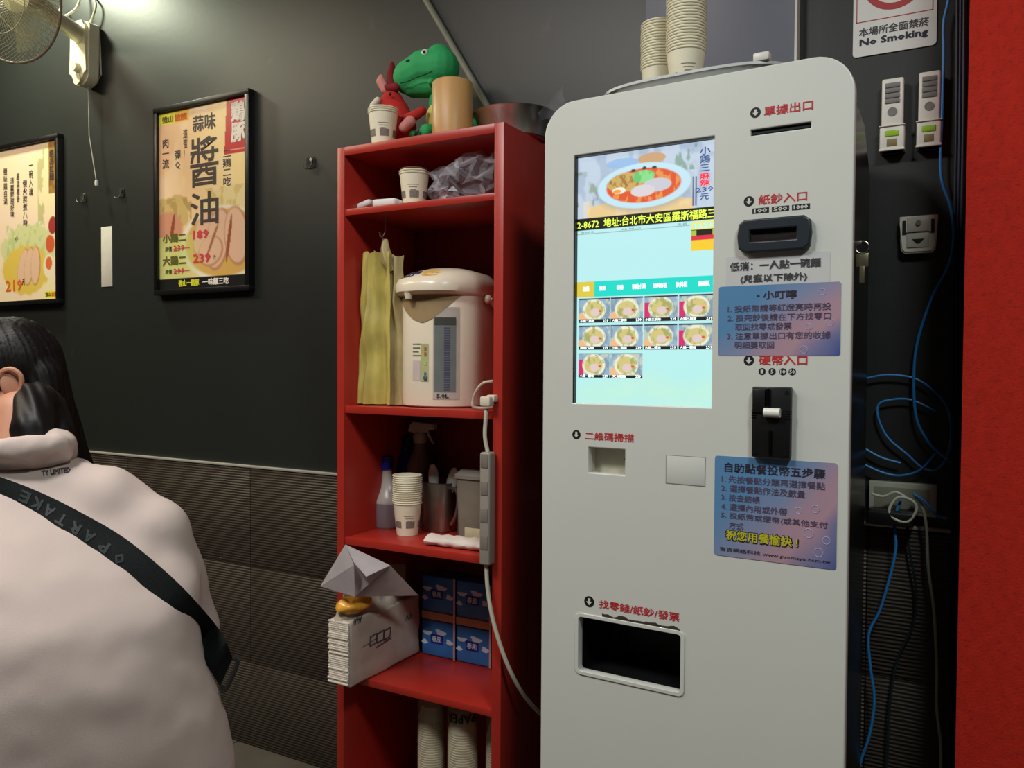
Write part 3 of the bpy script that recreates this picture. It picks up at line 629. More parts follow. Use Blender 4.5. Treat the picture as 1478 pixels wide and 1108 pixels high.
blob('hand', [('c', [T(592, 175, 1.645), T(583, 184, 1.64)], [.014, .013])], M_pk, rd)
B().sph(T(563, 135.5, 1.655), .004).done('eye', M_black, rd)
B().box(T(601, 191, 1.635), (.008, .003, .018), .001, Matrix.Rotation(.5, 3, 'Y')).done('tag', M_black, rd)
# ------------------------------------------------------------------ shelf below the top
Z2 = 1.5975
p = WY(598, 270, 1.64)
for k in range(2):
    c = put_cup((p.x, p.y, Z2+k*.006), ('lower', 'upper')[k]+' of the two nested paper cups beside the clear bag on the upper shelf', 'two cups on the upper shelf')
    if k == 0: cup_print(c, atan2(-p.y, -p.x))
    if k == 1: inner_cup = c
B().lathe([(.001, 0), (.033, 0), (.0345, .002), (.001, .002)], (p.x, p.y, Z2+.082), 24).done('tan_disc', mat('tan_card', (172, 130, 96), .7), None)
lid = bpy.data.objects['tan_disc']; lid.name = 'card_disc'; tag(lid, 'flat tan disc closing the upper-shelf paper cups', 'disc', loc=(p.x, p.y, Z2+.08))
lid.location.z = Z2+.0875-.0015+.0025
for i, (px, py, w, h, tilt, lab) in enumerate(((528, 287, .062, .016, -.28, 'white oval plastic lid leaning at the left of the upper shelf'), (561, 288, .066, .020, 0, 'white plastic lid lying flat left of the paper cups on the upper shelf'))):  # two loose white plastic lids on the upper shelf
    p = WY(px, py, 1.615+.03*(1-i)); o = tag(B().box((0, 0, h/2), (w, .05, h), .007, seg=3).done('plastic_lid', M_paper), lab, 'dish')
    o.location = (p.x, p.y, Z2+(.0 if i else .009)); o.rotation_euler = (0, tilt, .1)
g = bmesh.new(); q = B(); q.sph((0, 0, 0), (.115, .07, .058), 40, 26)
for v in q.bm.verts:
    v.co += noise.noise_vector(v.co*26)*.030 + noise.noise_vector(v.co*70+V((3, 1, 2)))*.020
    v.co.z = max(v.co.z, -.046)
    if v.co.x > .095: v.co.x = .095
p = WY(664, 260, 1.675)
o = q.mesh('clear_bag', smooth=False); o = link('plastic_bag', o, M_clear); tag(o, 'crumpled clear plastic bag at the right of the upper shelf', 'bag'); o.location = (-1.035, 1.66, Z2+.0475)
# ------------------------------------------------------------------ boiler shelf
Z3 = 1.1145
M_bl = mat('boiler_plastic', (232, 220, 198), .28, var=.02, coat=.2); M_bs = mat('boiler_shell', (190, 170, 160), .3, metal=.15, var=.02)
BXc, BYc = -1.148, 1.728
hp = thing('water_boiler', 'large cream electric hot water dispenser on the shelf below the top one', 'water boiler', (BXc, BYc, Z3))
def se(a, b, z, yo=0, p=2.6, n=48): return [V((x, y+yo, z)) for x, y in so(a, b, 0, n, p)]
B().loft([se(.094, .110, 0), se(.102, .118, .004), se(.104, .120, .02), se(.104, .120, .275), se(.1, .116, .285)]).done('body', M_bl, hp, local=True)
def lidring(a, z, f, bk): return [V((x*a, (y*f if y < 0 else y*bk), z)) for x, y in so(1, 1, 0, 48, 2.5)]
B().loft([lidring(.105, .268, .122, .121), lidring(.107, .270, .140, .121), lidring(.111, .276, .150, .122), lidring(.112, .292, .151, .123), lidring(.108, .307, .142, .121), lidring(.090, .325, .106, .105), lidring(.05, .337, .06, .07), lidring(.01, .340, .012, .015)]).done('lid', M_bl, hp, local=True)
B().cyl((-.028, -.137, .258), (-.028, -.137, .272), .008, .011).done('spout', M_bl, hp, local=True)
pl_ = lambda u0, u1, v0, v1, z=.0: None
def on_lid(u, v): return V((u, v, .0))
LR = [(.108, .142, .307), (.090, .106, .325), (.05, .06, .337), (.01, .012, .340)]
def lidz(x, y):
    ds = [(abs(x/a)**2.5+abs(y/f)**2.5)**.4 for a, f, z in LR]
    if ds[0] >= 1: return LR[0][2]
    for k in range(3):
        if ds[k] < 1 <= ds[k+1]: t = (1-ds[k])/(ds[k+1]-ds[k]); return LR[k][2]+(LR[k+1][2]-LR[k][2])*t
    return .340
def lid_patch(cx, cy, rx, ry, name, m, o_=.0012):
    return B().grid(lambda u, v: V((cx+rx*u*cos(v*2*pi), cy+ry*u*sin(v*2*pi), lidz(cx+rx*u*cos(v*2*pi), cy+ry*u*sin(v*2*pi))+o_)), 6, 28).done(name, m, hp, local=True)
lid_patch(-.038, -.112, .030, .020, 'control_panel', mat('display_dark', (60, 62, 78), .25)); lid_patch(.020, -.115, .026, .018, 'button_panel', mat('orange_print', (214, 168, 84), .5, var=.3, nscale=90))
# gauge on the front right of the body
def bodypt(x, z, out=0):
    a, b, pw = .104, .120, 2.6
    y = -b*(1-min(1, abs(x/a))**pw)**(1/pw); n = V((abs(x/a)**(pw-1)/a*(1 if x > 0 else -1), -abs(y/b)**(pw-1)/b, 0)).normalized(); return V((x, y, z))+n*out
def decal(x0, x1, z0, z1, out, name, m, parent, nu=8, nv=2): return B().grid(lambda u, v: bodypt(x0+(x1-x0)*u, z0+(z1-z0)*v, out), nu, nv).done(name, m, parent, local=True)
# lid's shade painted on the body as a darker patch narrowing downward
def lid_shade(u, v):
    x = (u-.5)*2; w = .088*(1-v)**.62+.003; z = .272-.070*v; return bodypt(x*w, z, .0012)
B().grid(lid_shade, 16, 10).done('painted_lid_shade', mat('painted_lid_shadow', (158, 134, 98), .5), hp, local=True)
gg = decal(.030, .084, .020, .238, .0006, 'gauge_plate', mat('gauge_plate', (186, 176, 168), .3), hp)
decal(.034, .078, .038, .212, .0014, 'gauge_window', mat('gauge_glass', (116, 122, 120), .15), hp); decal(.034, .078, .196, .214, .002, 'gauge_cap', mat('gauge_cap', (74, 76, 70), .3), hp)
for k in range(26): decal(.056, .068, .042+k*.0058, .0455+k*.0058, .002, 'gauge_mark', mat('indigo_ink', (78, 76, 106), .5), gg, 3, 1)
def bodytext(body, x0, x1, z0, z1, m, bold=.03):
    Pp, fs = fit_text(body, x0, x1, z0, z1, bold); me = bpy.data.meshes.new('lettering'); me.from_pydata([tuple(bodypt(a, c, .0022)) for a, c in Pp], [], fs); link('lettering', me, m, hp, local=True)
bodytext('5.0L', .040, .066, .024, .034, M_dgrey, .05)
decal(-.028, -.006, .064, .112, .0008, 'care_label', mat('label_pink', (206, 190, 186), .5), hp); decal(-.004, .018, .062, .152, .0006, 'heat_label', mat('label_green', (178, 184, 130), .5, var=.1), hp)
for z, c, nm in ((.144, (190, 96, 66), 'red_print'), (.132, (190, 96, 66), 'red_print'), (.110, (206, 190, 90), 'yellow_print'), (.084, (82, 96, 120), 'blue_print')): decal(.007, .0125, z-.009, z, .0016, 'printed_mark', mat(nm, c, .5), hp, 2, 1)
B().sph(bodypt(.0098, .071, .001), (.006, .002, .007)).done('printed_drop', MATS['blue_print'], hp, local=True)
for k, w in enumerate((.026, .022, .018, .024)): decal(-.028, -.028+w, .150-.009*k, .1525-.009*k, .0008, 'printed_line', mat('green_print', (96, 116, 70), .6), hp, 3, 1)
hnd = [V((.112*s_, 0, .255)) for s_ in (1,)]
B().sph((.112, -.005, .262), (.010, .012, .012)).done('handle_hinge', M_bl, hp, local=True)
B().tube([(.118, -.004, .262), (.122, .03, .235), (.121, .07, .21), (.10, .105, .19), (.05, .115, .182), (0, .1165, .18)], .006, 8).done('handle', M_bl, hp, local=True)
pc = [WY(712, 550, 1.60), WY(697, 553, 1.605), WY(687, 565, 1.61), WY(683, 577, 1.615), WY(685, 588, 1.62)]
pc = [V((p.x, p.y, max(p.z, Z3+.004))) for p in pc]
def smoothpts(P, n=6):
    P = [V(p) for p in P]; out = []
    for i in range(len(P)-1):
        p0, p1, p2, p3 = P[max(i-1, 0)], P[i], P[i+1], P[min(i+2, len(P)-1)]
        for k in range(n):
            t = k/n; out.append(.5*((2*p1)+(p2-p0)*t+(2*p0-5*p1+4*p2-p3)*t*t+(3*p1-p0-3*p2+p3)*t**3))
    return out+[P[-1]]
M_cord = mat('ivory_cord', (196, 190, 172), .5)
B().tube(smoothpts(pc+[V((pc[-1].x+.03, 1.66, Z3+.004)), V((BXc+.09, 1.72, Z3+.01))]), .0035, 8).done('power_cord', M_cord, hp)
# yellow bags hanging from a hook inside
yb = thing('plastic_bag_bundle', 'bundle of thin yellow plastic carrier bags hanging at the left of the boiler shelf', 'bags', (-1.30, 1.70, 1.5))
M_yb = mat('yellow_film', (206, 190, 104), .38, var=.16, nscale=16, trans=.15); M_yb2 = mat('pale_film', (188, 170, 120), .35, var=.15, nscale=20, trans=.15)
def sheet(px0, px1, py0, py1, Y, fold, seed, m, lean=0, taper=.8, name='bag'):
    a = WY(px0, py0, Y); b = WY(px1, py0, Y); z0 = max(WY(px0, py1, Y).z, Z3+.003); z1 = a.z
    def f(u, v):
        w = taper+(1-taper)*(1-v); c = (a.x+b.x)/2+lean*(1-v); x = c+(b.x-a.x)*(u-.5)*w
        y = Y+fold*sin(u*9+seed)+.012*noise.noise(V((u*4, v*5, seed)))+.006*sin(u*23+seed*2+v*2)
        return V((x, y, z0+(z1-z0)*v+.01*noise.noise(V((u*5, seed, 0)))*v))
    return B().grid(f, 26, 20).done(name, m, yb)
sheet(515, 570, 366, 582, 1.618, .010, 1, M_yb, -.010, .72); sheet(532, 588, 371, 583, 1.640, .010, 4, M_yb2, -.006, .7); sheet(524, 562, 370, 583, 1.664, .008, 7, M_yb, -.004, .8)
pts = [WY(x, y, 1.635) for x, y in ((557, 345), (556, 358), (560, 375), (566, 392))]
B().tube(pts, [.006, .012, .017, .008], 8).jitter(.004, 60, 2).done('bag_handle', M_yb2, yb)
pp = WY(556, 322, 1.635)
hk = tag(B().tube([V((pp.x, 1.635, 1.5808)), V((pp.x, 1.635, 1.545)), V((pp.x, 1.625, 1.530)), V((pp.x, 1.615, 1.533)), V((pp.x, 1.613, 1.542))], .0022, 8).box((pp.x, 1.635, 1.579), (.012, .012, .003)).done('ceiling_hook', M_steel), 'small metal hook under the upper shelf holding the yellow bags', 'hook')
# ------------------------------------------------------------------ spray shelf
Z4 = .7885
p = WZ(588, 774, Z4); p = V((p.x, p.y+.03, Z4))
p = V((WY(588, 700, 1.68).x, 1.68, Z4))
cup_stack(p, 14, ('bottom cup of the stack on the shelf under the boiler', ' of the stack on the shelf under the boiler', 'topmost cup of the stack on the shelf under the boiler'), 'cup stack under the boiler', .0053)
M_liq = mat('milky_plastic', (176, 168, 160), .3, var=.04); M_pur = mat('grey_violet_liquid', (120, 110, 116), .25)
def X_(px, Y): return WY(px, 700, Y).x
q = thing('cleaner_bottle', 'squat bottle of grey cleaner with a pale tapering shoulder, left of the cup stack', 'bottle', (X_(558, 1.735), 1.735, Z4))
B().lathe([(.001, 0), (.046, 0), (.050, .006), (.050, .060), (.049, .064)], seg=30, sy=.75).done('base', M_pur, q, local=True, label='grey-violet lower half')
B().lathe([(.0495, .064), (.049, .072), (.036, .088), (.025, .104), (.018, .13), (.015, .155), (.001, .155)], seg=30, sy=.75).done('shoulder', M_liq, q, local=True)
B().lathe([(.017, .152), (.017, .185), (.001, .185)], seg=20).done('cap', mat('navy_cap', (24, 30, 150), .35), q, local=True, label='navy blue cap')
B().box((-.03, -.034, .045), (.010, .004, .022), .002).done('label_patch', mat('navy_label', (40, 38, 70), .4), q, local=True)
q = thing('blue_bottle', 'dark blue spray bottle standing behind the cup stack', 'bottle', (X_(586, 1.815), 1.815, Z4))
B().lathe([(.001, 0), (.034, 0), (.035, .006), (.035, .15), (.025, .175), (.014, .19), (.014, .205), (.001, .205)], seg=26).done('bottle_body', mat('blue_plastic', (18, 22, 120), .3), q, local=True)
B().box((-.004, 0, .222), (.05, .022, .026), .006).box((-.034, 0, .208), (.008, .012, .04), .003, Matrix.Rotation(-.4, 3, 'Y')).done('spray_head', mat('dark_blue_plastic', (16, 18, 50), .4), q, local=True)
q = thing('spray_bottle', 'grey spray bottle with a pale trigger head, standing behind the metal spoon pitcher', 'spray bottle', (X_(606, 1.795), 1.795, Z4))
M_sp = mat('smoky_plastic', (110, 100, 98), .35); M_tr = mat('pale_trigger', (176, 168, 156), .4)
B().lathe([(.001, 0), (.036, 0), (.037, .006), (.037, .12), (.034, .16), (.021, .195), (.015, .21), (.015, .222), (.001, .222)], seg=28).done('bottle_body', M_sp, q, local=True)
B().lathe([(.001, .22), (.017, .22), (.019, .238), (.012, .248), (.001, .248)], seg=20).done('collar', M_tr, q, local=True)
B().prism([(-.034, .250), (-.028, .268), (-.016, .276), (.050, .272), (.050, .258), (.030, .254), (.014, .244), (-.012, .244)], 'y', -.010, .010, .002).done('spray_head', M_tr, q, local=True)
B().tube([(.022, 0, .256), (.030, 0, .240), (.040, 0, .224), (.046, 0, .221)], [.004, .004, .003, .003], 8).done('trigger', M_tr, q, local=True)
# metal pitcher with spoons
px_, py_ = X_(637, 1.77), 1.77
q = thing('spoon_pitcher', 'square-sided metal pitcher with a handle, right of the cup stack', 'pitcher', (px_, py_, Z4))
M_pt = mat('dull_steel', (150, 146, 138), .35, metal=.9)
def sq_(a, z): return [V((x, y, z)) for x, y in so(a, a, 0, 32, 4)]
B().loft([sq_(.001, 0), sq_(.037, 0), sq_(.040, .004), sq_(.044, .125), sq_(.046, .127), sq_(.042, .127), sq_(.038, .006), sq_(.001, .006)], cap=False).done('body', M_pt, q, local=True)
B().tube(smoothpts([(.042, -.02, .115), (.066, -.03, .112), (.072, -.03, .09), (.066, -.03, .05), (.048, -.025, .022)]), .005, 8).done('handle', M_pt, q, local=True)
for i, (dx, dy, tl) in enumerate(((-.020, -.010, -.12), (.022, -.012, .42))):
    o = thing('soup_spoon', 'white soup spoon standing '+('upright' if i == 0 else 'tilted to the right')+' in the metal pitcher', 'spoon', (px_+dx*.4, py_+dy, Z4+.008), group='spoons in the pitcher')
    o.rotation_euler = (0, tl*.62, 0)
    B().tube([(0, 0, 0), (0, 0, .09)], [.0035, .005], 8).done('stem', M_white, o, local=True)
    B().sph((0, 0, .128), (.016, .006, .036), 18, 12).done('spoon_bowl', M_white, o, local=True)
q = thing('plastic_canister', 'clear lidded plastic canister at the right end of the shelf under the boiler', 'canister', (X_(690, 1.74), 1.74, Z4))
M_cn = mat('cloudy_plastic', (150, 140, 126), .25, alpha=.75)
B().loft([[V((x, y, 0)) for x, y in so(.040, .040, 0, 32, 4)], [V((x, y, .15)) for x, y in so(.046, .046, 0, 32, 4)]]).done('tub', M_cn, q, local=True)
B().loft([[V((x, y, .15)) for x, y in so(.050, .050, 0, 32, 4)], [V((x, y, .158)) for x, y in so(.050, .050, 0, 32, 4)], [V((x, y, .170)) for x, y in so(.036, .036, 0, 32, 4)]]).done('lid', mat('grey_lid', (140, 134, 124), .4), q, local=True)
B().bx(-.036, .036, -.036, .036, .004, .075).done('contents', mat('dark_contents', (70, 84, 90), .6), q, local=True)
o = thing('paper_note', 'small pale paper slip propped in front of the canister', 'paper', (X_(684, 1.675), 1.675, Z4))
B().box((0, 0, .018), (.05, .003, .036), .0005).done('slip', mat('pale_yellow_paper', (200, 192, 160), .7), o, local=True)
# towel
def tow(u, v):
    x = (u-.5)*.155; t = v*2*pi; r = .011+.004*noise.noise(V((u*7, cos(t), sin(t)))); return V((x, cos(t)*.028+.004*noise.noise(V((u*6, v, 5))), max(0.0, .011+sin(t)*r*1.1)))
q = B(); q.loft([[tow(i/40, k/18) for k in range(18)] for i in range(41)]); q.jitter(.0022, 45, 5)
for v in q.bm.verts: v.co.z = max(v.co.z, 0)
o = tag(q.done('towel', mat('towel_cotton', (226, 214, 206), .95, bump=.6, bscale=900)), 'rolled white cloth lying at the front of the shelf under the boiler', 'cloth'); o.location = (X_(661, 1.625), 1.625, Z4); o.rotation_euler.z = .04
# ------------------------------------------------------------------ tissue shelf
Z5 = .4465
M_tb = mat('tissue_blue', (52, 116, 186), .3, var=.08); M_cl = mat('cloud_white', (206, 220, 234), .4); M_bd = mat('beige_band', (190, 150, 118), .5); M_nv = mat('navy_print', (34, 38, 130), .4)
def pack(x0, z0, lab):
    t = thing('tissue_pack', lab, 'tissues', (x0+.053, 1.82, z0), group='blue tissue packs'); w, h = .104, .096
    B().bx(-w/2, w/2, -.036, .036, 0, h, .008).done('wrapper', M_tb, t, local=True)
    for k, (cx, cz, s) in enumerate(((-.032, .060, 1), (.01, .066, 1.2), (.038, .045, .9), (-.04, .036, .7))):
        P = [(cx+s*.013*(1+.35*sin(3*a+k))*cos(a), cz+s*.007*(1+.3*cos(2*a+k))*sin(a)) for a in np.linspace(0, 2*pi, 17)[:-1]]
        B().prism(P, 'y', -.0365, -.0358).done('cloud_print', M_cl, t, local=True)
    B().bx(-.020, .018, -.0372, -.0360, .036, .060).done('name_patch', M_nv, t, local=True)
    flat_text('春風', -.016, .014, .040, .056, -.0376, M_cl, t, local=True, bold=.03)
    return t
xs = (-1.275, -1.166, -1.057)
for i, x in enumerate(xs):
    pos = ('left', 'middle', 'right-hand')[i]
    pack(x, Z5, 'lower '+pos+' blue cloud-printed tissue pack on the lower shelf'); pack(x, Z5+.118, 'upper '+pos+' blue cloud-printed tissue pack on the lower shelf')
    o = tag(B().bx(x+.001, x+.105, 1.785, 1.855, Z5+.0965, Z5+.1175, .002).done('cardboard_sleeve', M_bd), 'beige card layer between the upper and lower '+pos+' tissue packs', 'card', loc=(x+.053, 1.82, Z5+.0965))
for i, x in enumerate((-1.1685, -1.0595)):
    tag(B().box((x, 1.7828, Z5+.107), (.006, .0015, .212), .0004).done('plastic_strap', mat('pale_strap', (196, 176, 172), .4)), ('left' if i == 0 else 'right')+' pale strap running down the front of the tissue packs', 'strap', loc=(x, 1.7828, Z5+.001))
# napkin pack overhanging the shelf front
nk = thing('napkin_pack', 'large open bag of white napkins overhanging the left front of the lower shelf', 'napkins', (-1.315, 1.65, Z5))
M_nb = mat('napkin_film', (190, 178, 164), .3, var=.08, nscale=25, bump=.2, bscale=90); M_np = mat('napkin_paper', (222, 212, 198), .8, var=.04)
q = B(); q.box((-1.312, 1.645, Z5+.081), (.064, .285, .160), .008, seg=3)
bmesh.ops.subdivide_edges(q.bm, edges=q.bm.edges[:], cuts=5, use_grid_fill=True)
q.jitter(.004, 22, 2)
for v in q.bm.verts:
    v.co.z = max(v.co.z, Z5+.0002); v.co.x = max(v.co.x, X0+.0225)
q.done('bag_body', M_nb, nk)
for k in range(32):
    z = Z5+.008+k*.0047; w_ = random.uniform(-.002, .002); B().bx(-1.343+w_, -1.2815+w_*.5, 1.4985+random.uniform(-.0015, .001), 1.503, z, z+.0042, .001).done('napkin', M_np, nk)
q = B()
def crown(u, v):
    t = u*2*pi; x = -1.317+.037*cos(t)*(1-.75*v); y = 1.63+.135*sin(t)*(1-.30*v); return V((x, y, Z5+.150+.088*v+.012*noise.noise(V((cos(t)*2, sin(t)*2, v*3)))))
q.grid(crown, 44, 9); q.jitter(.006, 35, 6)
for v in q.bm.verts: v.co.x = max(v.co.x, X0+.0232)
q.done('open_top', M_nb, nk)
o_ = B().sph((-1.300, 1.545, Z5+.192), (.034, .055, .022), 22, 14).jitter(.006, 50, 8)
for v in o_.bm.verts: v.co.x = max(v.co.x, X0+.0232)
o_.done('orange_film', mat('orange_film', (232, 168, 60), .25, var=.2, nscale=60), nk, label='orange printed film')
q = B(); g0 = -1.2774
def nline(y0, z0, y1, z1, w=.0022): q.tube([(g0, y0, Z5+z0), (g0, y1, Z5+z1)], w/2, 5)
for a_, b_ in ((1.575, 1.600), (1.602, 1.628), (1.630, 1.655)):
    nline(a_, .082, b_, .084); nline(a_, .104, b_, .107); nline(a_, .082, a_+.002, .105); nline(b_, .084, b_+.002, .107)
nline(1.545, .088, 1.60, .094, .001); nline(1.60, .072, 1.66, .079)
for k in range(5): nline(1.515+.006*k, .150+.001*(k % 2), 1.519+.006*k, .168, .0018); nline(1.72+.006*k, .105, 1.724+.006*k, .118, .0018)
nline(1.512, .159, 1.545, .161)
q.done('printed_mark', M_dgrey, nk, kind='stuff')
# folded flyer
fy = [(WY(462, 846, 1.49), WY(498.6, 785.4, 1.50), WY(511, 815, 1.475), WY(512, 861, 1.485)), (WY(498.6, 785.4, 1.50), WY(563, 815.5, 1.52), WY(528.7, 832, 1.465), WY(511, 812, 1.475)), (WY(530, 792, 1.515), WY(563, 815.5, 1.522), WY(604, 859, 1.64), WY(575, 852, 1.62))]
f3 = [(WY(498.6, 785.4, 1.505), WY(563, 815.5, 1.525), WY(604, 859, 1.64), WY(512, 861, 1.50))]
q = B()
for F in fy[:2]+f3:
    vs = [q.bm.verts.new(p) for p in F]; q.bm.faces.new(vs)
bmesh.ops.solidify(q.bm, geom=q.bm.faces[:], thickness=.0006)
tag(q.done('folded_flyer', mat('flyer_paper', (214, 208, 212), .6), smooth=False), 'creased sheet of white paper propped on the napkin bag', 'paper')
tag(B().box(WY(572, 830, 1.66), (.05, .002, .06), .0005, Matrix.Rotation(.3, 3, 'Z')).done('cardboard_scrap', mat('brown_card', (110, 80, 66), .7)), 'brown card standing behind the paper sheet on the lower shelf', 'card')
# ------------------------------------------------------------------ bottom shelf: sleeves of cups
Z6 = .0685
M_sl = mat('sleeve_film', (170, 152, 132), .22, alpha=.4, var=.1)
for i, (pxa, pxb, Y) in enumerate(((604, 643, 1.68), (647, 690, 1.66), (693, 735, 1.68))):
    xa, xb = WY(pxa, 1050, Y).x, WY(pxb, 1050, Y).x; r = (WY(pxb, 1050, Y)-WY(pxa, 1050, Y)).length*.86/2; cx = (xa+xb)/2
    if i == 2: cx = X1-.026-r-.002
    t = thing('cup_sleeve', ('leftmost', 'middle', 'right-hand')[i]+' long plastic sleeve of stacked cups on the bottom shelf', 'cups', (cx, Y, Z6), group='sleeves of cups on the bottom shelf')
    n = 44; pr = [(.001, 0)]
    for k in range(n): pr += [(r*.86, k*.0062), (r*.94, k*.0062+.003), (r*.94, k*.0062+.005)]
    pr += [(r*.7, n*.0062+.03), (.001, n*.0062+.03)]
    B().lathe(pr, seg=26).done('cups', M_cup, t, local=True, kind='stuff')
    B().lathe([(r*.98, .0), (r, .01), (r, .30), (r*.97, .345), (r*.98, .352)], seg=26).done('film', M_sl, t, local=True)
    if i == 1:
        Pp, fs = fit_text('PAPER', -.85, 1.15, .300, .322, .05); ang = atan2(-Y, -cx)
        me = bpy.data.meshes.new('lettering'); me.from_pydata([((r+.001)*cos(ang+a), (r+.001)*sin(ang+a), c) for a, c in [(-p_[0], .622-p_[1]) for p_ in Pp]], [], fs); link('lettering', me, M_blk, t, local=True)
# ------------------------------------------------------------------ power strip hanging down the bookcase front
ps = thing('power_strip', 'long ivory power strip hanging on its cord down the right front edge of the bookcase', 'power strip', (WY(704, 740, 1.555).x, 1.555, .75))
M_ps = mat('strip_plastic', (150, 142, 132), .45)
a, b = WY(704.5, 652, 1.553), WY(702.5, 814, 1.553)
B().box(((a.x+b.x)/2, 1.553, (a.z+b.z)/2), (.026, .028, a.z-b.z), .005, seg=3).done('casing', M_ps, ps)
for k in range(4):
    z = b.z+.05+k*.06; B().box(((a.x+b.x)/2, 1.5385, z), (.018, .0016, .030), .0006).done('socket', mat('strip_socket', (126, 118, 110), .4), ps)
B().tube(smoothpts([WY(704, 652, 1.553), WY(700, 630, 1.552), WY(701, 605, 1.553), WY(702, 590, 1.556)]), .0045, 8).done('power_cord', M_cord, ps)
B().tube(smoothpts([WY(702, 812, 1.553), WY(704, 850, 1.553), WY(713, 900, 1.55), WY(733, 960, 1.56), WY(757, 1004, 1.60), WY(782, 1032, 1.66), WY(800, 1050, 1.74)]), .0046, 8).done('power_cord', M_cord, ps)
q = B(); p = WY(703, 579, 1.552); q.box(p, (.026, .022, .022), .004); q.box(p+V((.006, .012, .006)), (.022, .02, .016), .004)
q.done('plug', M_offw, ps)
# ------------------------------------------------------------------ posters
def poster(px, label, x0, x1, z0, z1):
    t = thing('framed_poster', label, 'poster', ((x0+x1)/2, WALLY, (z0+z1)/2)); fw, d = .017, .026
    M_fr = mat('frame_black', (18, 18, 19), .35)
    B().bx(x0, x1, WALLY-d, WALLY, z1-fw, z1, .001).bx(x0, x1, WALLY-d, WALLY, z0, z0+fw, .001).bx(x0, x0+fw, WALLY-d, WALLY, z0+fw, z1-fw, .001).bx(x1-fw, x1, WALLY-d, WALLY, z0+fw, z1-fw, .001).done('frame', M_fr, t)
    B().bx(x0+.005, x1-.005, WALLY-.012, WALLY-.001, z0+.005, z1-.005).done('backing', M_fr, t)
    return t
YP = WALLY-.0150
M_print = paintmat('poster_print', rough=.3)
px0, px1, pz0, pz1 = -2.427, -1.978, 1.444, 2.070
p2 = poster(2, 'framed ramen poster in black with a red corner banner, right of the pull-cord fan', px0, px1, pz0, pz1)
ax0, ax1, az0, az1 = px0+.017, px1-.017, pz0+.017, pz1-.017
cv = Cv(120, 170, (246, 214, 160))
cv.put(np.clip(1.1-cv.X*1.6-cv.Y*.2, 0, 1), (244, 190, 150), .7); cv.put(np.clip((cv.X-.5)*2, 0, 1), (248, 224, 150), .6); cv.blotch(5, .52, (250, 226, 190), .5, 3)
cv.rect(0, .36, 0, .068, (232, 226, 60)); cv.put(((cv.X > .2) & (cv.X < .36) & (cv.Y < .068))*1., (244, 176, 60), .8)
cv.put(((cv.X > .78-.03*cv.Y/.29) & (cv.Y < .295))*1., (196, 40, 44)); cv.rect(.76, 1, .268, .274, (230, 170, 140))
cv.ell(.15, .57, .22, .10, (214, 184, 120), wob=.5); cv.blotch(20, .5, (180, 150, 90), .8, 5, (0, .38, .49, .62)); cv.ell(.1, .66, .18, .10, (212, 150, 120), soft=.2); cv.ell(.16, .66, .02, .09, (150, 80, 60), ang=12)
cv.ell(.80, .57, .30, .11, (236, 216, 160), wob=.4, seed=4); cv.blotch(22, .5, (214, 188, 110), .8, 6, (.5, 1, .46, .66))
cv.ell(.72, .76, .46, .20, (244, 236, 214)); cv.ell(.74, .76, .43, .182, (222, 178, 96))
for cx, cy, rx, ry, an in ((.52, .70, .10, .13, 25), (.68, .74, .13, .17, 12), (.88, .73, .13, .16, -8), (.60, .80, .14, .08, -20)):
    cv.ell(cx, cy, rx, ry, (196, 140, 104), ang=an); cv.ell(cx-.006, cy-.004, rx*.9, ry*.92, (232, 190, 160), ang=an)
cv.ell(.80, .74, .018, .13, (160, 92, 64), ang=10); cv.ell(.62, .74, .014, .10, (170, 110, 76), ang=28)
cv.put(np.clip((.50-cv.X)*4, 0, 1)*(cv.Y > .70), (206, 216, 130), .85); cv.rect(0, 1, .935, 1, (34, 34, 34))
a_ = painted(cv, ax0, ax1, az0, az1, YP, 'print', M_print, p2)
def U2(u0, u1, v0, v1): return ax0+u0*(ax1-ax0), ax0+u1*(ax1-ax0), az1-v1*(az1-az0), az1-v0*(az1-az0)
M_brown = mat('brown_ink', (70, 58, 54), .6, var=0); M_olive = mat('olive_ink', (96, 92, 30), .6, var=0); M_pink = mat('crimson_ink', (206, 62, 70), .6, var=0); M_lem = mat('lemon_ink', (220, 220, 50), .6, var=0)
M_wh = mat('white_ink', (240, 232, 222), .6, var=0); M_or = mat('orange_ink', (220, 100, 30), .6, var=0)
def pt(par, U, body, u0, u1, v0, v1, m, bold=.03, lh=1.): flat_text(body, *U(u0, u1, v0, v1), YP-.0008, m, par, bold=bold, lh=lh)
for args in (('強山', .04, .17, .022, .060, M_olive, .05), ('拉麵', .19, .33, .022, .060, M_or, .06), ('蒜味', .40, .66, .052, .142, M_brown, .03), ('醬', .37, .69, .175, .445, M_brown, .016), ('油', .37, .69, .475, .655, M_brown, .022),
    ('鶏\n豚', .83, .98, .02, .235, M_wh, .08, 1.0), ('肉\n一\n流', .04, .12, .145, .315, M_brown, .02), ('彈\nQ', .19, .26, .225, .33, M_brown, .02), ('道\n蜜\n！', .29, .34, .115, .27, M_brown, .01), ('二\n鶏\n二\n吃', .74, .83, .27, .46, M_brown, .02, 1.0),
    ('小鶏二', .04, .32, .685, .735, M_olive, .07), ('189', .40, .58, .68, .73, M_pink, .06), ('原價', .07, .15, .755, .785, M_brown, .03), ('239', .17, .30, .752, .785, M_pink, .04),
    ('大鶏二', .04, .32, .810, .865, M_olive, .07), ('239', .40, .60, .81, .862, M_pink, .06), ('原價', .07, .15, .885, .912, M_brown, .03), ('299', .17, .30, .882, .912, M_pink, .04), ('元', .63, .66, .825, .85, M_olive, .0),
    ('強山一鶏豚', .23, .47, .948, .986, M_lem, .08), ('·一味麵三吃', .50, .80, .948, .986, M_wh, .06)): pt(a_, U2, *args)
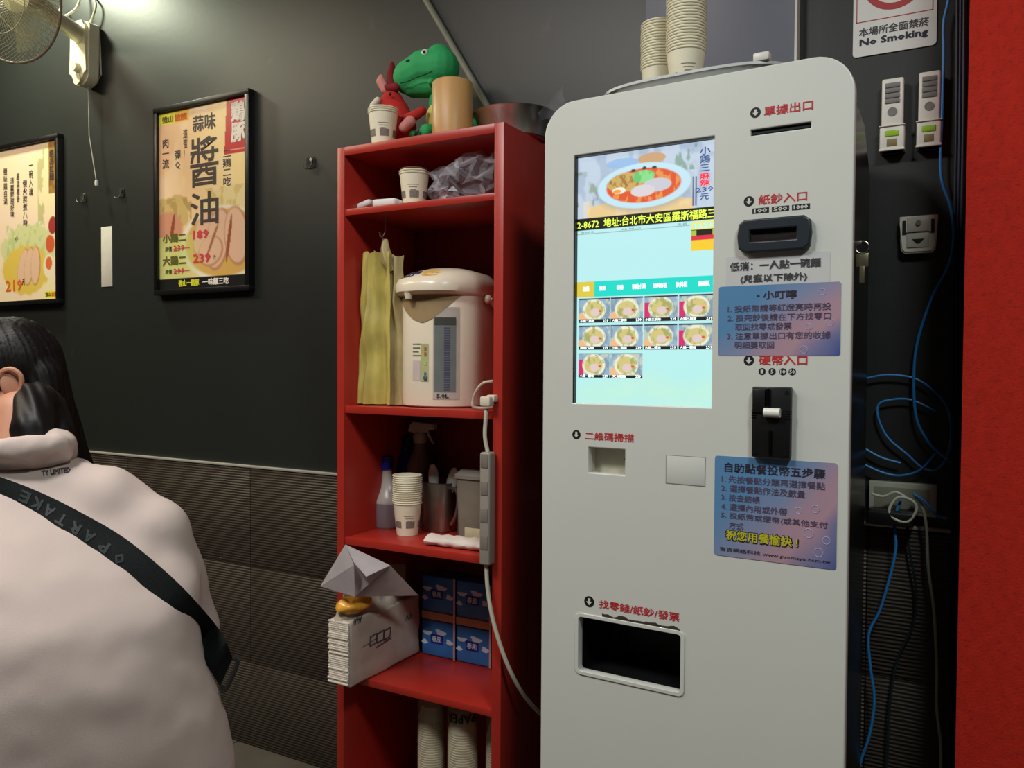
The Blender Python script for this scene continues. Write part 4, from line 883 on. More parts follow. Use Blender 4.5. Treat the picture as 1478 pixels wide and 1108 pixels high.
for v in (.770, .897): B().bx(*[U2(.17, .36, v, v+.003)[i] for i in (0, 1)], YP-.0012, YP-.0008, U2(.17, .36, v, v+.003)[2], U2(.17, .36, v, v+.003)[3]).done('strike_line', M_pink, a_)
qx1_ = -2.963; p1 = poster(1, 'framed noodle poster priced 219 at the far left above the seated person', qx1_-.449, qx1_, 1.435, 2.060)
bx0, bx1, bz0_, bz1_ = qx1_-.449+.017, qx1_-.017, 1.452, 2.043
cv = Cv(120, 170, (244, 222, 190)); cv.put(np.clip((cv.X-.55)*2.2, 0, 1), (240, 230, 170), .8); cv.blotch(5, .5, (248, 216, 200), .5, 9)
cv.rect(.87, .965, .0, .335, (170, 128, 72)); cv.blotch(20, .55, (120, 84, 44), .6, 12, (.87, .965, 0, .335))
cv.blotch(16, .44, (186, 176, 120), .75, 13, (.70, .80, .05, .50)); cv.ell(.55, .66, .40, .16, (214, 214, 160), wob=.6, seed=3); cv.blotch(26, .5, (180, 200, 130), .7, 14, (.2, .8, .5, .72))
cv.ell(.50, .80, .36, .16, (226, 196, 90), wob=.3, seed=5)
for cx, an in ((.46, 20), (.56, 12), (.66, 4)): cv.ell(cx, .78, .075, .125, (186, 140, 104), ang=an); cv.ell(cx-.006, .778, .066, .117, (230, 190, 160), ang=an)
cv.ell(.92, .535, .060, .055, (168, 60, 60), wob=.3); cv.ell(.88, .65, .065, .055, (214, 96, 60), wob=.3); cv.ell(.86, .79, .085, .075, (238, 226, 200)); cv.ell(.86, .77, .048, .042, (222, 112, 62)); cv.rect(.80, 1, .945, .99, (238, 226, 40))
b__ = painted(cv, bx0, bx1, bz0_, bz1_, YP, 'print', M_print, p1)
def U1(u0, u1, v0, v1): return bx0+u0*(bx1-bx0), bx0+u1*(bx1-bx0), bz1_-v1*(bz1_-bz0_), bz1_-v0*(bz1_-bz0_)
for args in (('鹽\n味\n鶏\n白\n湯', .16, .22, .12, .36, M_brown, .02), ('清\n爽\n鮮\n甜\n好\n味', .27, .33, .19, .45, M_brown, .02), ('嚴\n選\n雞\n骨', .37, .42, .17, .36, M_brown, .02), ('慢\n火\n熬\n煮\n八\n時', .47, .54, .22, .52, M_brown, .02), ('一\n碗\n入\n魂', .57, .63, .13, .33, M_brown, .02),
    ('絕\n品\n拉\n麵', .885, .95, .06, .25, M_brown, .04), ('219', .18, .45, .86, .935, M_or, .04), ('元', .45, .49, .86, .90, M_brown, .04), ('小', .34, .39, .575, .61, M_brown, .03), ('強山', .81, .89, .953, .982, M_olive, .06), ('拉麵', .90, .985, .953, .982, M_or, .06)): pt(b__, U1, *args)
# wall slip and hooks
a, b = WY(146, 328, 1.868), WY(162, 413, 1.868)
wl = tag(B().bx(a.x, b.x, 1.8675, 1.8695, b.z, a.z, .0004).done('paper_label', mat('slip_paper', (206, 202, 192), .7)), 'narrow white paper slip stuck on the wall between the two posters', 'label', loc=((a.x+b.x)/2, 1.869, (a.z+b.z)/2))
for i, (px, py, lab) in enumerate(((118, 286, 'left of the two small adhesive hooks between the posters'), (172, 279, 'right of the two small adhesive hooks between the posters'), (446, 236, 'small adhesive hook on the wall between the framed poster and the bookcase'))):
    p = WY(px, py, 1.86); t = thing('wall_hook', lab, 'hook', (p.x, WALLY, p.z), group='clear adhesive wall hooks')
    B().prism(rrect(-.016, .016, -.012, .020, .006), 'y', -.004, -.0002).done('adhesive_pad', mat('clear_pad', (70, 70, 66), .15, alpha=.6), t, local=True)
    B().cyl((.006, -.004, .012), (.006, -.010, .012), .005, seg=12).done('rivet', M_steel, t, local=True)
    B().tube([(.010, -.008, .010), (.012, -.012, -.006), (.008, -.018, -.016), (-.002, -.022, -.018), (-.012, -.022, -.012), (-.016, -.020, -.002)], .0018, 8).done('wire', M_black, t, local=True)
# ------------------------------------------------------------------ wall fan
fb = WY(124, 80, 1.84)
fn = thing('wall_fan', 'cream wall-mounted fan with a wire cage and a pull cord above the posters', 'fan', (fb.x, WALLY, fb.z))
M_fn = mat('fan_cream', (244, 238, 206), .35, var=.03); M_wr = mat('cage_wire', (176, 168, 140), .4, var=.1)
def FP(px, py, Y): return WY(px, py, Y)
a, b = FP(123, 32, 1.83), FP(124, 124, 1.83)
P = []
w = .052
for k in range(13): t = pi*k/12; P.append((fb.x+.0+w*cos(t)*1.0, a.z-.02+.02*sin(t)))
for k in range(13): t = pi+pi*k/12; P.append((fb.x+w*.9*cos(t), b.z+.045+.045*sin(t)))
B().prism(P, 'y', WALLY-.062, WALLY-.001, .012).done('mounting_box', M_fn, fn)
kn = FP(117, 93, 1.80); B().cyl(V((fb.x, WALLY-.061, b.z+.060)), V((fb.x, WALLY-.080, b.z+.060)), .019, .016).done('knob', M_fn, fn); B().cyl(V((fb.x, WALLY-.061, b.z+.020)), V((fb.x, WALLY-.066, b.z+.020)), .020).done('cord_boss', M_fn, fn)
FC = FP(8, -10, 1.50); FD = V((.22, -.92, -.30)).normalized()
j0 = V((fb.x, WALLY-.04, a.z-.02)); mot = FC-FD*.085
B().tube([j0+V((0, 0, -.03)), (j0+mot)/2+V((0, 0, -.02)), mot-FD*.02], [.032, .026, .030], 14).done('arm', M_fn, fn)
B().tube([mot-FD*.05, mot-FD*.02, mot+FD*.05, mot+FD*.06], [.035, .055, .055, .03], 24).done('motor', M_fn, fn)
eu = FD.cross(V((0, 0, 1))).normalized(); ev = FD.cross(eu)
def fpnt(r, t, d): return FC+(eu*cos(t)+ev*sin(t))*r+FD*d
Rf = .205
q = B()
for sgn, dep in ((1, .055), (-1, .075)):
    for k in range(80):
        t = 2*pi*k/80; pts = [fpnt(r, t+(.35*(1-r/Rf)), sgn*dep*(1-(r/Rf)**5)) for r in (.035, .08, .13, .165, .188, .200, Rf)]
        q.tube(pts, .0009, 4, cap=False)
    for rr in (.036, .12): q.tube([fpnt(rr, t, sgn*dep*(1-(rr/Rf)**5)) for t in np.linspace(0, 2*pi, 49)[:-1]], .0014, 5, closed=True)
q.done('guard_wires', M_wr, fn, kind='stuff')
B().tube([fpnt(Rf, t, 0) for t in np.linspace(0, 2*pi, 65)[:-1]], .0042, 8, closed=True).done('guard_rim', mat('rim_brown', (120, 104, 92), .4), fn)
B().tube([fpnt(0, 0, .05), fpnt(0, 0, .060)], [.036, .032], 24).done('guard_badge', M_fn, fn)
for k in range(3):
    def bl(u, v, k=k):
        t = 2*pi*k/3+(u-.5)*1.25*(.7+.3*v); r = .03+.145*v; return fpnt(r, t, .012+.030*(u-.5))
    B().grid(bl, 8, 8).done('blade', mat('blade_clear', (150, 156, 130), .25, alpha=.55), fn)
c0 = V((fb.x+.012, WALLY-.030, b.z+.002)); bd = WY(139.5, 264, 1.84)
B().tube([c0, V((c0.x+.004, c0.y, (c0.z+bd.z)/2)), V((bd.x, 1.84, bd.z))], .0018, 6).done('pull_cord', mat('cord_white', (196, 190, 176), .6), fn)
B().lathe([(.001, -.011), (.006, -.010), (.007, 0), (.006, .009), (.001, .011)], (bd.x, 1.84, bd.z), 14).done('cord_bead', M_white, fn)
B().tube(smoothpts([V((fb.x+.005, WALLY-.02, a.z)), V((fb.x+.03, WALLY-.02, a.z+.03)), V((fb.x+.035, WALLY-.015, a.z+.07)), V((fb.x+.0, WALLY-.01, a.z+.12)), V((fb.x-.02, WALLY-.01, a.z+.25))]), .004, 8).done('power_cord', M_cord, fn)
B().tube(smoothpts([V((fb.x-.16, WALLY-.02, a.z+.10)), V((fb.x-.12, WALLY-.05, a.z+.045)), V((fb.x-.07, WALLY-.05, a.z+.04)), V((fb.x-.04, WALLY-.03, a.z+.08)), V((fb.x-.05, WALLY-.01, a.z+.2))]), .0045, 8).done('power_cord', M_cord, fn)
# ------------------------------------------------------------------ right-hand wall things
def flatY(px, py, Y): p = WY(px, py, Y); return p
a = WY(1229.5, 0, 1.866); b = WY(1351, 60, 1.866); sx_0, sx_1 = WY(1231, 60, 1.866).x, WY(1352, 40, 1.866).x; sz_0 = WY(1232, 83.5, 1.866).z
ns = thing('no_smoking_sign', 'white plastic no-smoking sign on the wall above the two remote controls', 'sign', ((sx_0+sx_1)/2, 1.866, sz_0))
B().prism(rrect(sx_0, sx_1, sz_0, sz_0+.23, .007), 'y', 1.8665, 1.8695, .0005).done('plate', mat('sign_white', (226, 228, 224), .35, var=.02), ns)
M_sr = mat('sign_red', (176, 56, 56), .5); cxs = (sx_0+sx_1)/2
q = B(); x0, x1, z0, z1 = sx_0+.006, sx_1-.007, sz_0+.070, sz_0+.222
q.bx(x0, x1, 1.8658, 1.8665, z0, z0+.0016).bx(x0, x1, 1.8658, 1.8665, z1-.0016, z1).bx(x0, x0+.0016, 1.8658, 1.8665, z0, z1).bx(x1-.0016, x1, 1.8658, 1.8665, z0, z1).done('border', M_sr, ns)
cc = sz_0+.146; R_ = .060
q = B(); q.loft([[V((cxs+r*cos(2*pi*k/40), y, cc+r*sin(2*pi*k/40))) for k in range(40)] for r, y in ((R_, 1.8664), (R_, 1.8656), (R_-.013, 1.8656), (R_-.013, 1.8664))], cap=False); q.box((cxs, 1.8658, cc), (.1, .0006, .010), 0, Matrix.Rotation(.78, 3, 'Y')).done('prohibition_ring', M_sr, ns)
B().box((cxs, 1.8662, cc), (.07, .0005, .012)).tube([(cxs+.03, 1.8662, cc+.01), (cxs+.024, 1.8662, cc+.02), (cxs+.034, 1.8662, cc+.03)], .002, 5).done('cigarette_mark', M_blk, ns)
flat_text('本場所全面禁菸', sx_0+.012, sx_1-.014, sz_0+.040, sz_0+.058, 1.8660, M_dgrey, ns, bold=.035); flat_text('No Smoking', sx_0+.013, sx_1-.015, sz_0+.017, sz_0+.036, 1.8660, M_dk, ns, bold=.07)
M_rm = mat('remote_white', (226, 222, 214), .4); M_bt = mat('remote_grey', (120, 120, 118), .5); M_lg = mat('lime_button', (150, 196, 40), .4); M_go = mat('ochre_patch', (132, 118, 72), .5)
for i, (pl, pr, ptp, pbt) in enumerate(((1271.5, 1306, 112, 217), (1325, 1359.5, 102, 211))):
    A = WY(pl, ptp, 1.84); Bq = WY(pr, ptp, 1.84); zt = WY((pl+pr)/2, ptp, 1.84).z; zb = WY((pl+pr)/2, pbt, 1.84).z; cx = (A.x+Bq.x)/2; w = Bq.x-A.x; h = zt-zb
    t = thing('remote_control', ('left' if i == 0 else 'right')+' white remote control in its holder on the wall beside the ordering machine', 'remote', (cx, WALLY, zb), group='remote controls on the wall')
    B().box((0, -.020, h*.62), (w*.92, .018, h*.76), .004, seg=3).done('handset', M_rm, t, local=True)
    B().box((0, -.016, h*.17), (w*1.04, .030, h*.34), .004, seg=3).bx(-w*.55, w*.55, -.034, -.002, h*.335, h*.35, .001).bx(-w*.54, w*.54, -.034, -.002, 0, h*.03, .001).done('holder', M_rm, t, local=True)
    B().box((0, -.031, h*.235), (w*.6, .004, h*.085), .002, seg=3).done('window', M_lg, t, local=True, label='lime green oval'); B().box((0, -.031, h*.11), (w*.42, .003, h*.10), .001).done('patch', M_go, t, local=True)
    for k in range(4): B().box((0, -.030, h*(.90-.072*k)), (w*.62, .003, h*.062), .0008).done('button', M_bt, t, local=True)
    B().cyl((0, -.028, h*.535), (0, -.031, h*.535), w*.2, seg=22).done('round_button', M_bt, t, local=True)
a, b = WY(1299, 312, 1.85), WY(1353, 363, 1.85); cx, cz = (a.x+b.x)/2, (WY(1326, 312, 1.85).z+WY(1326, 363, 1.85).z)/2; w = b.x-a.x; h = .076
t = thing('empty_remote_holder', 'grey plastic wall holder without a remote, below the remote controls', 'holder', (cx, WALLY, cz-h/2))
P = [(-w*.5, h*.98), (w*.5, h*.98), (w*.5, h*.8), (w*.46, h*.1), (w*.36, 0), (-w*.36, 0), (-w*.46, h*.1), (-w*.5, h*.8)]
B().prism(P, 'y', -.024, -.001, .003).done('shell', mat('holder_grey', (206, 202, 190), .4), t, local=True)
B().bx(-w*.30, w*.28, -.0255, -.022, h*.56, h*.94, .001).bx(-w*.30, w*.28, -.0265, -.022, h*.14, h*.52, .001).done('plate', mat('holder_light', (186, 182, 170), .4), t, local=True)
B().bx(-w*.42, -w*.33, -.0262, -.023, h*.50, h*.86).bx(w*.33, w*.42, -.0262, -.023, h*.50, h*.86).bx(-w*.34, w*.32, -.0268, -.023, h*.525, h*.545).prism([(-w*.16, h*.36), (w*.16, h*.36), (w*.04, h*.24), (-w*.04, h*.24)], 'y', -.0275, -.026).done('slots', M_black, t, local=True)
B().cyl((0, -.026, h*.78), (0, -.029, h*.78), .005).done('screw', M_steel, t, local=True)
# junction plate, adapter, cables
a, b = WY(1255, 690, 1.855), WY(1352, 745, 1.855)
t = thing('socket_plate', 'large metal socket plate low on the wall behind the cables', 'socket', ((a.x+b.x)/2, WALLY, b.z))
B().bx(a.x, b.x, WALLY-.022, WALLY-.001, b.z-.002, a.z-.004, .002).done('plate', mat('plate_metal', (190, 190, 176), .35, metal=.2), t)
B().bx(a.x+.01, b.x-.012, WALLY-.0245, WALLY-.021, b.z+.006, a.z-.014, .001).done('inner_plate', mat('plate_inner', (150, 150, 134), .3, metal=.2), t)
p = WY(1285, 748, 1.80)
tag(B().box((p.x, 1.825, p.z), (.085, .06, .028), .005).done('power_adapter', M_black), 'black power adapter hanging in front of the socket plate', 'adapter')
M_bc = mat('blue_cable', (46, 132, 205), .4); M_wc = mat('grey_cable', (190, 192, 176), .45); M_dc = mat('dark_cable', (26, 44, 46), .5)
def cable(P, r, m, lab, Y=1.845, name='cable', group=None):
    o = B().tube(smoothpts([WY(x, y, Y+(q_[0] if (q_ := rest_) else 0)) for x, y, *rest_ in P], 8), r, 8).done(name, m); tag(o, lab, 'cable', group); return o
cable([(1375, -30), (1368, 5), (1362, 35), (1362, 80), (1360, 160), (1358, 250), (1372, 300), (1376, 345), (1368, 385), (1345, 430), (1325, 490), (1319, 540), (1322, 600), (1338, 635), (1357, 655), (1368, 662)], .0028, M_bc, 'blue cable running down the wall past the right remote control into the tangle')
cable([(1246, 547), (1280, 541), (1320, 546), (1350, 566), (1368, 590), (1373, 625), (1366, 660), (1350, 678), (1330, 674), (1310, 656), (1282, 632), (1268, 604), (1268, 584), (1285, 577), (1315, 577), (1352, 594)], .0022, M_bc, 'thin blue cable coiled in a wide loop above the socket plate', 1.852)
cable([(1250, 648), (1272, 660), (1300, 668)], .0022, M_bc, 'short blue cable end left of the coil above the socket plate', 1.850)
cable([(1249, 671), (1275, 682), (1300, 686), (1328, 678), (1350, 654)], .0022, M_bc, 'blue cable sagging just above the socket plate', 1.846)
cable([(1300, 722), (1294, 738), (1291, 760), (1293, 790), (1285, 830), (1270, 880), (1254, 915), (1256, 960), (1262, 1010), (1255, 1060), (1240, 1108), (1236, 1160)], .0028, M_bc, 'blue cable dropping from the socket plate toward the floor', 1.82)
cable([(1320, 715), (1330, 728), (1337, 760), (1340, 820), (1348, 880), (1352, 960), (1352, 1020), (1358, 1080), (1356, 1150)], .0030, M_wc, 'grey-white cable dropping from the socket plate toward the floor', 1.82)
p = WY(1303, 735, 1.80)
tag(B().tube([(p.x+.024*cos(t_)+.002*sin(3*t_), 1.80+.004*sin(t_), p.z+.024*sin(t_)) for t_ in np.linspace(0, 2*pi, 33)[:-1]], .0028, 8, closed=True).done('cable_coil', M_wc), 'grey-white cable coiled in a small ring in front of the socket plate', 'cable')
cable([(1258, 712), (1275, 716), (1292, 710), (1306, 716)], .0026, M_wc, 'short grey-white cable across the left of the socket plate', 1.815)
cable([(1318, 712), (1335, 724), (1350, 742), (1366, 748)], .0028, M_bc, 'short dark blue cable leaving the socket plate to the right', 1.81)
cable([(1309, 745), (1312, 790), (1322, 850), (1318, 900), (1296, 950), (1285, 1010), (1280, 1108)], .0026, M_dc, 'black cable hanging under the socket plate', 1.84)
for i, (px, m) in enumerate(((1376, M_dc), (1381, mat('navy_cable', (24, 28, 66), .5)), (1386, M_dc))):
    cable([(px+6, -40), (px+4, 200), (px, 420), (px-1, 700), (px-6, 1160)], .0032, m, ('leftmost', 'middle', 'rightmost')[i]+' of the three dark cables running down beside the red wall', 1.85)
# ------------------------------------------------------------------ seated person
FW = V((-.82, .57, 0)).normalized(); RT = V((FW.y, -FW.x, 0))
M_skin = mat('skin', (196, 142, 116), .5, var=.05, sss=.15); M_hood = mat('hoodie_cotton', (196, 180, 173), .92, var=.03, nscale=6, bump=.35, bscale=1200, spec=.2)
M_pants = mat('dark_trousers', (40, 42, 48), .9); M_hair = mat('black_hair', (14, 10, 10), .5, var=.3, nscale=60, spec=.3)
pel = WD(110, 1180, 1.27); person = thing('person', 'person seated with back turned, in a pale pink hooded sweatshirt with black strap', 'person', (pel.x, pel.y, 0))
def ringp(c, a, b, p=2.4, n=40, tilt=0, bo=0):
    out = []
    up = V((0, 0, 1)); f = (FW*cos(tilt)-up*sin(tilt))
    for x, y in so(1, 1, 0, n, p): out.append(c+RT*(x*a)+f*(y*b))
    return out
neck = WD(48, 655, 1.44); headc = WD(12, 548, 1.545); _hd = ray(12, 548); _hd.z = 0; HF = (V((0, 0, 1)).cross(_hd.normalized())+V((0, 0, -.20))).normalized(); HR = HF.cross(V((0, 0, 1))).normalized(); HU = HR.cross(HF)
def H(f, r, u): return headc+HF*f+HR*r+HU*u
HM = Matrix((HF, HR, HU)).transposed()
# skin body: trunk, limbs, neck and head as one surface
hip = V((pel.x, pel.y, .50))+FW*.06; kR = hip+FW*.40+RT*.12+V((0, 0, -.02)); kL = hip+FW*.40-RT*.12+V((0, 0, -.02))
aR = V((kR.x, kR.y, .09))+FW*.04; aL = V((kL.x, kL.y, .09))+FW*.04
shR = WD(216, 770, 1.42); shL = WD(-125, 755, 1.47); elR = WD(262, 905, 1.52); elL = WD(-190, 900, 1.52)
wrR = WD(90, 900, 1.80); wrL = WD(-78, 735, 1.47)
b = B()
b.loft([ringp(hip, .15, .11), ringp(WD(108, 1000, 1.33), .13, .10), ringp(WD(100, 860, 1.37), .14, .105), ringp(WD(80, 760, 1.41), .15, .09), ringp(WD(62, 700, 1.43), .10, .07)])
b.limb([neck+V((0, 0, -.05)), neck.lerp(headc, .5), H(-.02, 0, -.06)], [.052, .047, .05])
b.sph(H(-.006, 0, .020), (.080, .066, .080), 28, 20, rot=HM); b.sph(H(.032, 0, -.035), (.060, .054, .072), 24, 18, rot=HM)
b.sph(H(.075, 0, -.085), (.024, .026, .020), 16, 12, rot=HM)                       # chin
b.limb([H(.088, 0, .005), H(.108, 0, -.030)], [.008, .013]); b.sph(H(.094, 0, -.058), (.010, .022, .006), 12, 8, rot=HM); b.sph(H(.092, 0, -.068), (.010, .019, .006), 12, 8, rot=HM)
for s in (1, -1):
    b.sph(H(.078, .030*s, .006), (.014, .014, .011), 12, 8, rot=HM)
b.limb([shR, elR, wrR], [.045, .040, .027]); b.limb([shL, elL, wrL], [.045, .040, .027])
for k, a_n in ((kR, aR), (kL, aL)):
    b.limb([hip+(RT*.09 if k is kR else -RT*.09), k, a_n], [.085, .062, .040]); b.limb([a_n+V((0, 0, -.045)), a_n+FW*.14+V((0, 0, -.055))], [.035, .028])
me = remesh(b.bm, .006, 4, 'body')
link('body', me, M_skin, person)
def ear(s):
    q = B(); pts = [H(-.004+.017*cos(t)*.8, s*.074+s*.006*(1-cos(t)), -.002+.030*sin(t)) for t in np.linspace(radians(60), radians(330), 12)]
    pts = [H(.010, s*.074, .010), H(.004, s*.080, .019), H(-.010, s*.087, .019), H(-.020, s*.090, .006), H(-.018, s*.088, -.012), H(-.008, s*.083, -.030), H(.004, s*.078, -.038), H(.010, s*.074, -.030)]
    q.tube(smoothpts(pts, 4), .0045, 8); q.sph(H(-.004, s*.076, -.008), (.018, .007, .026), 16, 12, rot=HM); return q
ear(-1).done('ear', M_skin, person); ear(1).done('ear', M_skin, person)
B().sph(H(.002, -.085, -.038), .0030, 10, 8).done('earring', mat('gold', (220, 190, 120), .25, metal=1), person)
for s in (1, -1): B().sph(H(.086, .030*s, .006), (.007, .011, .008), 14, 10, rot=HM).done('eye', M_white, person); B().sph(H(.0905, .030*s, .005), (.004, .005, .005), 12, 8, rot=HM).done('iris', M_black, person)
# hands
def hand(w, d, n, side, name='hand'):        # w wrist, d finger direction, n palm normal
    d = d.normalized(); n = (n-d*n.dot(d)).normalized(); s = d.cross(n)*side; q = B()
    q.limb([w, w+d*.03, w+d*.075], [.022, .026, .026])
    for i, (o, l) in enumerate(((-.026, .064), (-.009, .072), (.008, .068), (.024, .054))):
        r0 = w+d*.078+s*o; q.limb([r0-d*.02, r0+d*l*.35+n*.004, r0+d*l*.68+n*.014, r0+d*l*.92+n*.028], [.0095, .0088, .008, .007], 10)
    t0 = w+d*.028-s*.024; q.limb([t0, t0-s*.022+d*.022+n*.006, t0-s*.026+d*.05+n*.014], [.012, .0095, .008], 10)
    return link(name, remesh(q.bm, .0032, 3, name), M_skin, person)
hand(wrL, WD(-18, 604, 1.475)-wrL, HR, 1); hand(wrR, V((-.8, .35, -.25)), V((0, 0, -1)), 1)
# hooded sweatshirt
b = B()
b.loft([ringp(WD(120, 1235, 1.36), .19, .140), ringp(WD(120, 1180, 1.355), .238, .150), ringp(WD(118, 1110, 1.345), .236, .155), ringp(WD(114, 1040, 1.335), .218, .155), ringp(WD(106, 960, 1.33), .200, .157), ringp(WD(98, 880, 1.34), .200, .158),
    ringp(WD(90, 810, 1.37), .200, .145), ringp(WD(78, 755, 1.40), .185, .125), ringp(WD(68, 715, 1.42), .150, .10), ringp(WD(56, 680, 1.43), .090, .075), ringp(WD(50, 662, 1.44), .075, .066)])
b.limb([WD(60, 715, 1.42), WD(150, 735, 1.41), shR+V((0, 0, -.008)), elR, WD(200, 915, 1.66), wrR+V((.02, -.01, 0))], [.068, .073, .074, .070, .055, .042])
b.limb([WD(40, 715, 1.43), WD(-50, 735, 1.45), shL, elL, WD(-120, 800, 1.50), wrL+V((0, 0, -.03))], [.07, .072, .076, .068, .05, .040])
me = remesh(b.bm, .010, 10, 'hooded_top')
bm = bmesh.new(); bm.from_mesh(me)
bm.normal_update()
for v in bm.verts:                            # soft folds across the back and down from the shoulder
    c = v.co; k = c-WD(120, 900, 1.2); s_ = k.dot(RT); z = k.z
    f = .0050*sin(34*z+7*s_+3*noise.noise(c*5))*max(0, 1-abs(z-.02)/.22)*max(0, min(1, (s_+.05)*6))
    f += .004*noise.noise(c*9)+.0022*noise.noise(c*24)
    k2 = c-WD(300, 880, 1.35); dd = k2.length
    f += .006*sin(60*(k2.dot(RT)*.8+k2.z*.5))*max(0, 1-dd/.14)
    v.co += v.normal*f
bm.to_mesh(me); bm.free()
hood = link('hooded_top', me, M_hood, person)
bmw = bmesh.new(); bmw.from_mesh(me); bmesh.ops.transform(bmw, matrix=ROOTM[person.name], verts=bmw.verts); bvh = BVHTree.FromBMesh(bmw)
# lowered hood: a thick roll round the neck, higher on the right
q = B(); ang = [WD(-60, 654, 1.36), WD(-10, 650, 1.345), WD(40, 645, 1.35), WD(76, 642, 1.375), WD(94, 642, 1.43), WD(88, 642, 1.49), WD(60, 644, 1.53), WD(0, 648, 1.54), WD(-60, 655, 1.50), WD(-80, 660, 1.42)]
q.tube(smoothpts(ang, 4), [.020]*(9*4+1), 12); q.limb([WD(60, 648, 1.385), WD(82, 644, 1.41), WD(92, 652, 1.45)], [.020, .030, .024]); q.limb([WD(-30, 662, 1.365), WD(40, 658, 1.36), WD(92, 656, 1.40)], [.016, .018, .016])
q.limb([WD(-50, 670, 1.38), WD(25, 669, 1.37), WD(74, 662, 1.385)], [.016, .015, .012])
me = remesh(q.bm, .006, 6, 'hood'); bm = bmesh.new(); bm.from_mesh(me); bm.normal_update()
for v in bm.verts: v.co += v.normal*(.003*noise.noise(v.co*26)+.002*noise.noise(v.co*50))
bm.to_mesh(me); bm.free(); hoodo = link('hood', me, M_hood, person)
bmw2 = bmesh.new(); bmw2.from_mesh(me); bmesh.ops.transform(bmw2, matrix=ROOTM[person.name], verts=bmw2.verts); bvh2 = BVHTree.FromBMesh(bmw2)
def cast(x, y, off=.0, last=1.2, bv=None):
    d = ray(x, y).normalized(); h = (bv or bvh).ray_cast(CP, d)
    if h[0] is None: return CP+ray(x, y)*(last/FPX), last
    p = h[0]-d*off; return p, (p-CP).dot(CF)
# shoulder strap laid over the back
upE = [(-70, 668), (0, 688), (60, 711), (120, 741), (181, 777), (241, 826), (283, 868), (319, 912), (336, 950)]; loE = [(-70, 700), (0, 718), (36, 735), (72, 767), (120, 801), (181, 850), (241, 898), (285, 942), (318, 990)]
def interp(P, t): s = smoothpts([V((x, y, 0)) for x, y in P], 10); k = t*(len(s)-1); i = min(int(k), len(s)-2); return s[i].lerp(s[i+1], k-i)
rows = []; last = 1.2
NS = 60
for i in range(NS+1):
    t = i/NS; row = []; A_, B_ = interp(upE, t), interp(loE, t); ds = []
    for j in range(7):
        e_ = A_.lerp(B_, j/6); p_, dd = cast(e_.x, e_.y, .004, last); ds.append((e_, dd)); last = dd if abs(dd-last) < .08 or i == 0 else last
    dm = sum(d_ for _, d_ in ds)/7
    rows.append([(e_, dm*.6+d_*.4 if abs(d_-dm) < .05 else dm) for e_, d_ in ds])
D_ = np.array([[d_ for _, d_ in r] for r in rows])
for _ in range(4): D_[1:-1] = (D_[:-2]+D_[1:-1]*2+D_[2:])/4
D_ = np.minimum(D_, D_)-.003
q = B(); g = [[q.bm.verts.new(WD(rows[i][j][0].x, rows[i][j][0].y, D_[i][j])) for j in range(7)] for i in range(NS+1)]
for i in range(NS):
    for j in range(6): q.bm.faces.new((g[i][j], g[i][j+1], g[i+1][j+1], g[i+1][j]))
bs = BVHTree.FromBMesh(q.bm)
bmesh.ops.solidify(q.bm, geom=q.bm.faces[:], thickness=.003)
strap = q.done('shoulder_strap', mat('black_webbing', (17, 24, 26), .7, bump=.4, bscale=900), person, label='wide black webbing strap across the back')
pb = [WD(342, 950, D_[-2][0]), WD(344, 957, D_[-2][0]), WD(330, 996, D_[-2][5]), WD(320, 996, D_[-2][5])]
B().tube(smoothpts([WD(336, 949, D_[-1][0]-.004), WD(343, 955, D_[-1][0]-.004), WD(326, 994, D_[-1][5]-.004), WD(319, 990, D_[-1][5]-.004)]), .0042, 8).done('strap_buckle', mat('buckle_metal', (70, 74, 76), .3, metal=.8), strap)
def drape(body, cx, cy, dx, dy, w, h, m, parent, bv, off, bold=.03):      # lettering laid over cloth: centre, reading direction, size
    Pp, fs = fit_text(body, -w/2, w/2, -h/2, h/2, bold); n_ = sqrt(dx*dx+dy*dy); dx /= n_; dy /= n_; vs = []; last = 1.2
    for a, c in Pp:
        p_, last2 = cast(cx+a*dx+c*dy, cy+a*dy-c*dx, off, last, bv); vs.append(p_)
    me = bpy.data.meshes.new('lettering'); me.from_pydata([tuple(v) for v in vs], [], fs); link('lettering', me, m, parent)
M_sprint = mat('strap_print', (32, 40, 42), .5)
for i, ch in enumerate('OPARTAKE'):
    t = .545-.047*i; A_, B_ = interp(upE, t), interp(loE, t); A2, B2 = interp(upE, t-.03), interp(loE, t-.03); c_ = A_.lerp(B_, .5); d_ = A2.lerp(B2, .5)-c_
    drape(ch, c_.x, c_.y, d_.x, d_.y, 15, 17, M_sprint, strap, bs, .0012, .06)
drape('TY LIMITED', 81, 680, 1, -.13, 42, 8, mat('collar_print', (70, 62, 66), .7), hood, bvh, .0015, .09)
# hair: cap over the skull and a long fall behind
b = B(); b.sph(H(-.016, .004, .028), (.084, .078, .088), 28, 20, rot=HM)
b.limb([H(-.035, .0, .01), H(-.045, .0, -.06), H(-.058, .03, -.14), H(-.070, .06, -.20), H(-.075, .08, -.27)], [.066, .054, .046, .040, .026])
b.limb([H(-.02, .06, -.02), H(-.03, .06, -.12), H(-.02, .07, -.24)], [.04, .04, .03]); b.limb([H(-.056, -.040, 0), H(-.045, -.052, -.06), H(-.034, -.056, -.12)], [.034, .030, .030])
b.limb([WD(52, 578, 1.45), WD(47, 620, 1.41), WD(52, 655, 1.40)], [.034, .036, .030]); b.limb([WD(66, 590, 1.49), WD(78, 625, 1.47), WD(92, 660, 1.47)], [.036, .034, .026])
me = remesh(b.bm, .005, 5, 'hair'); bm = bmesh.new(); bm.from_mesh(me); bm.normal_update()
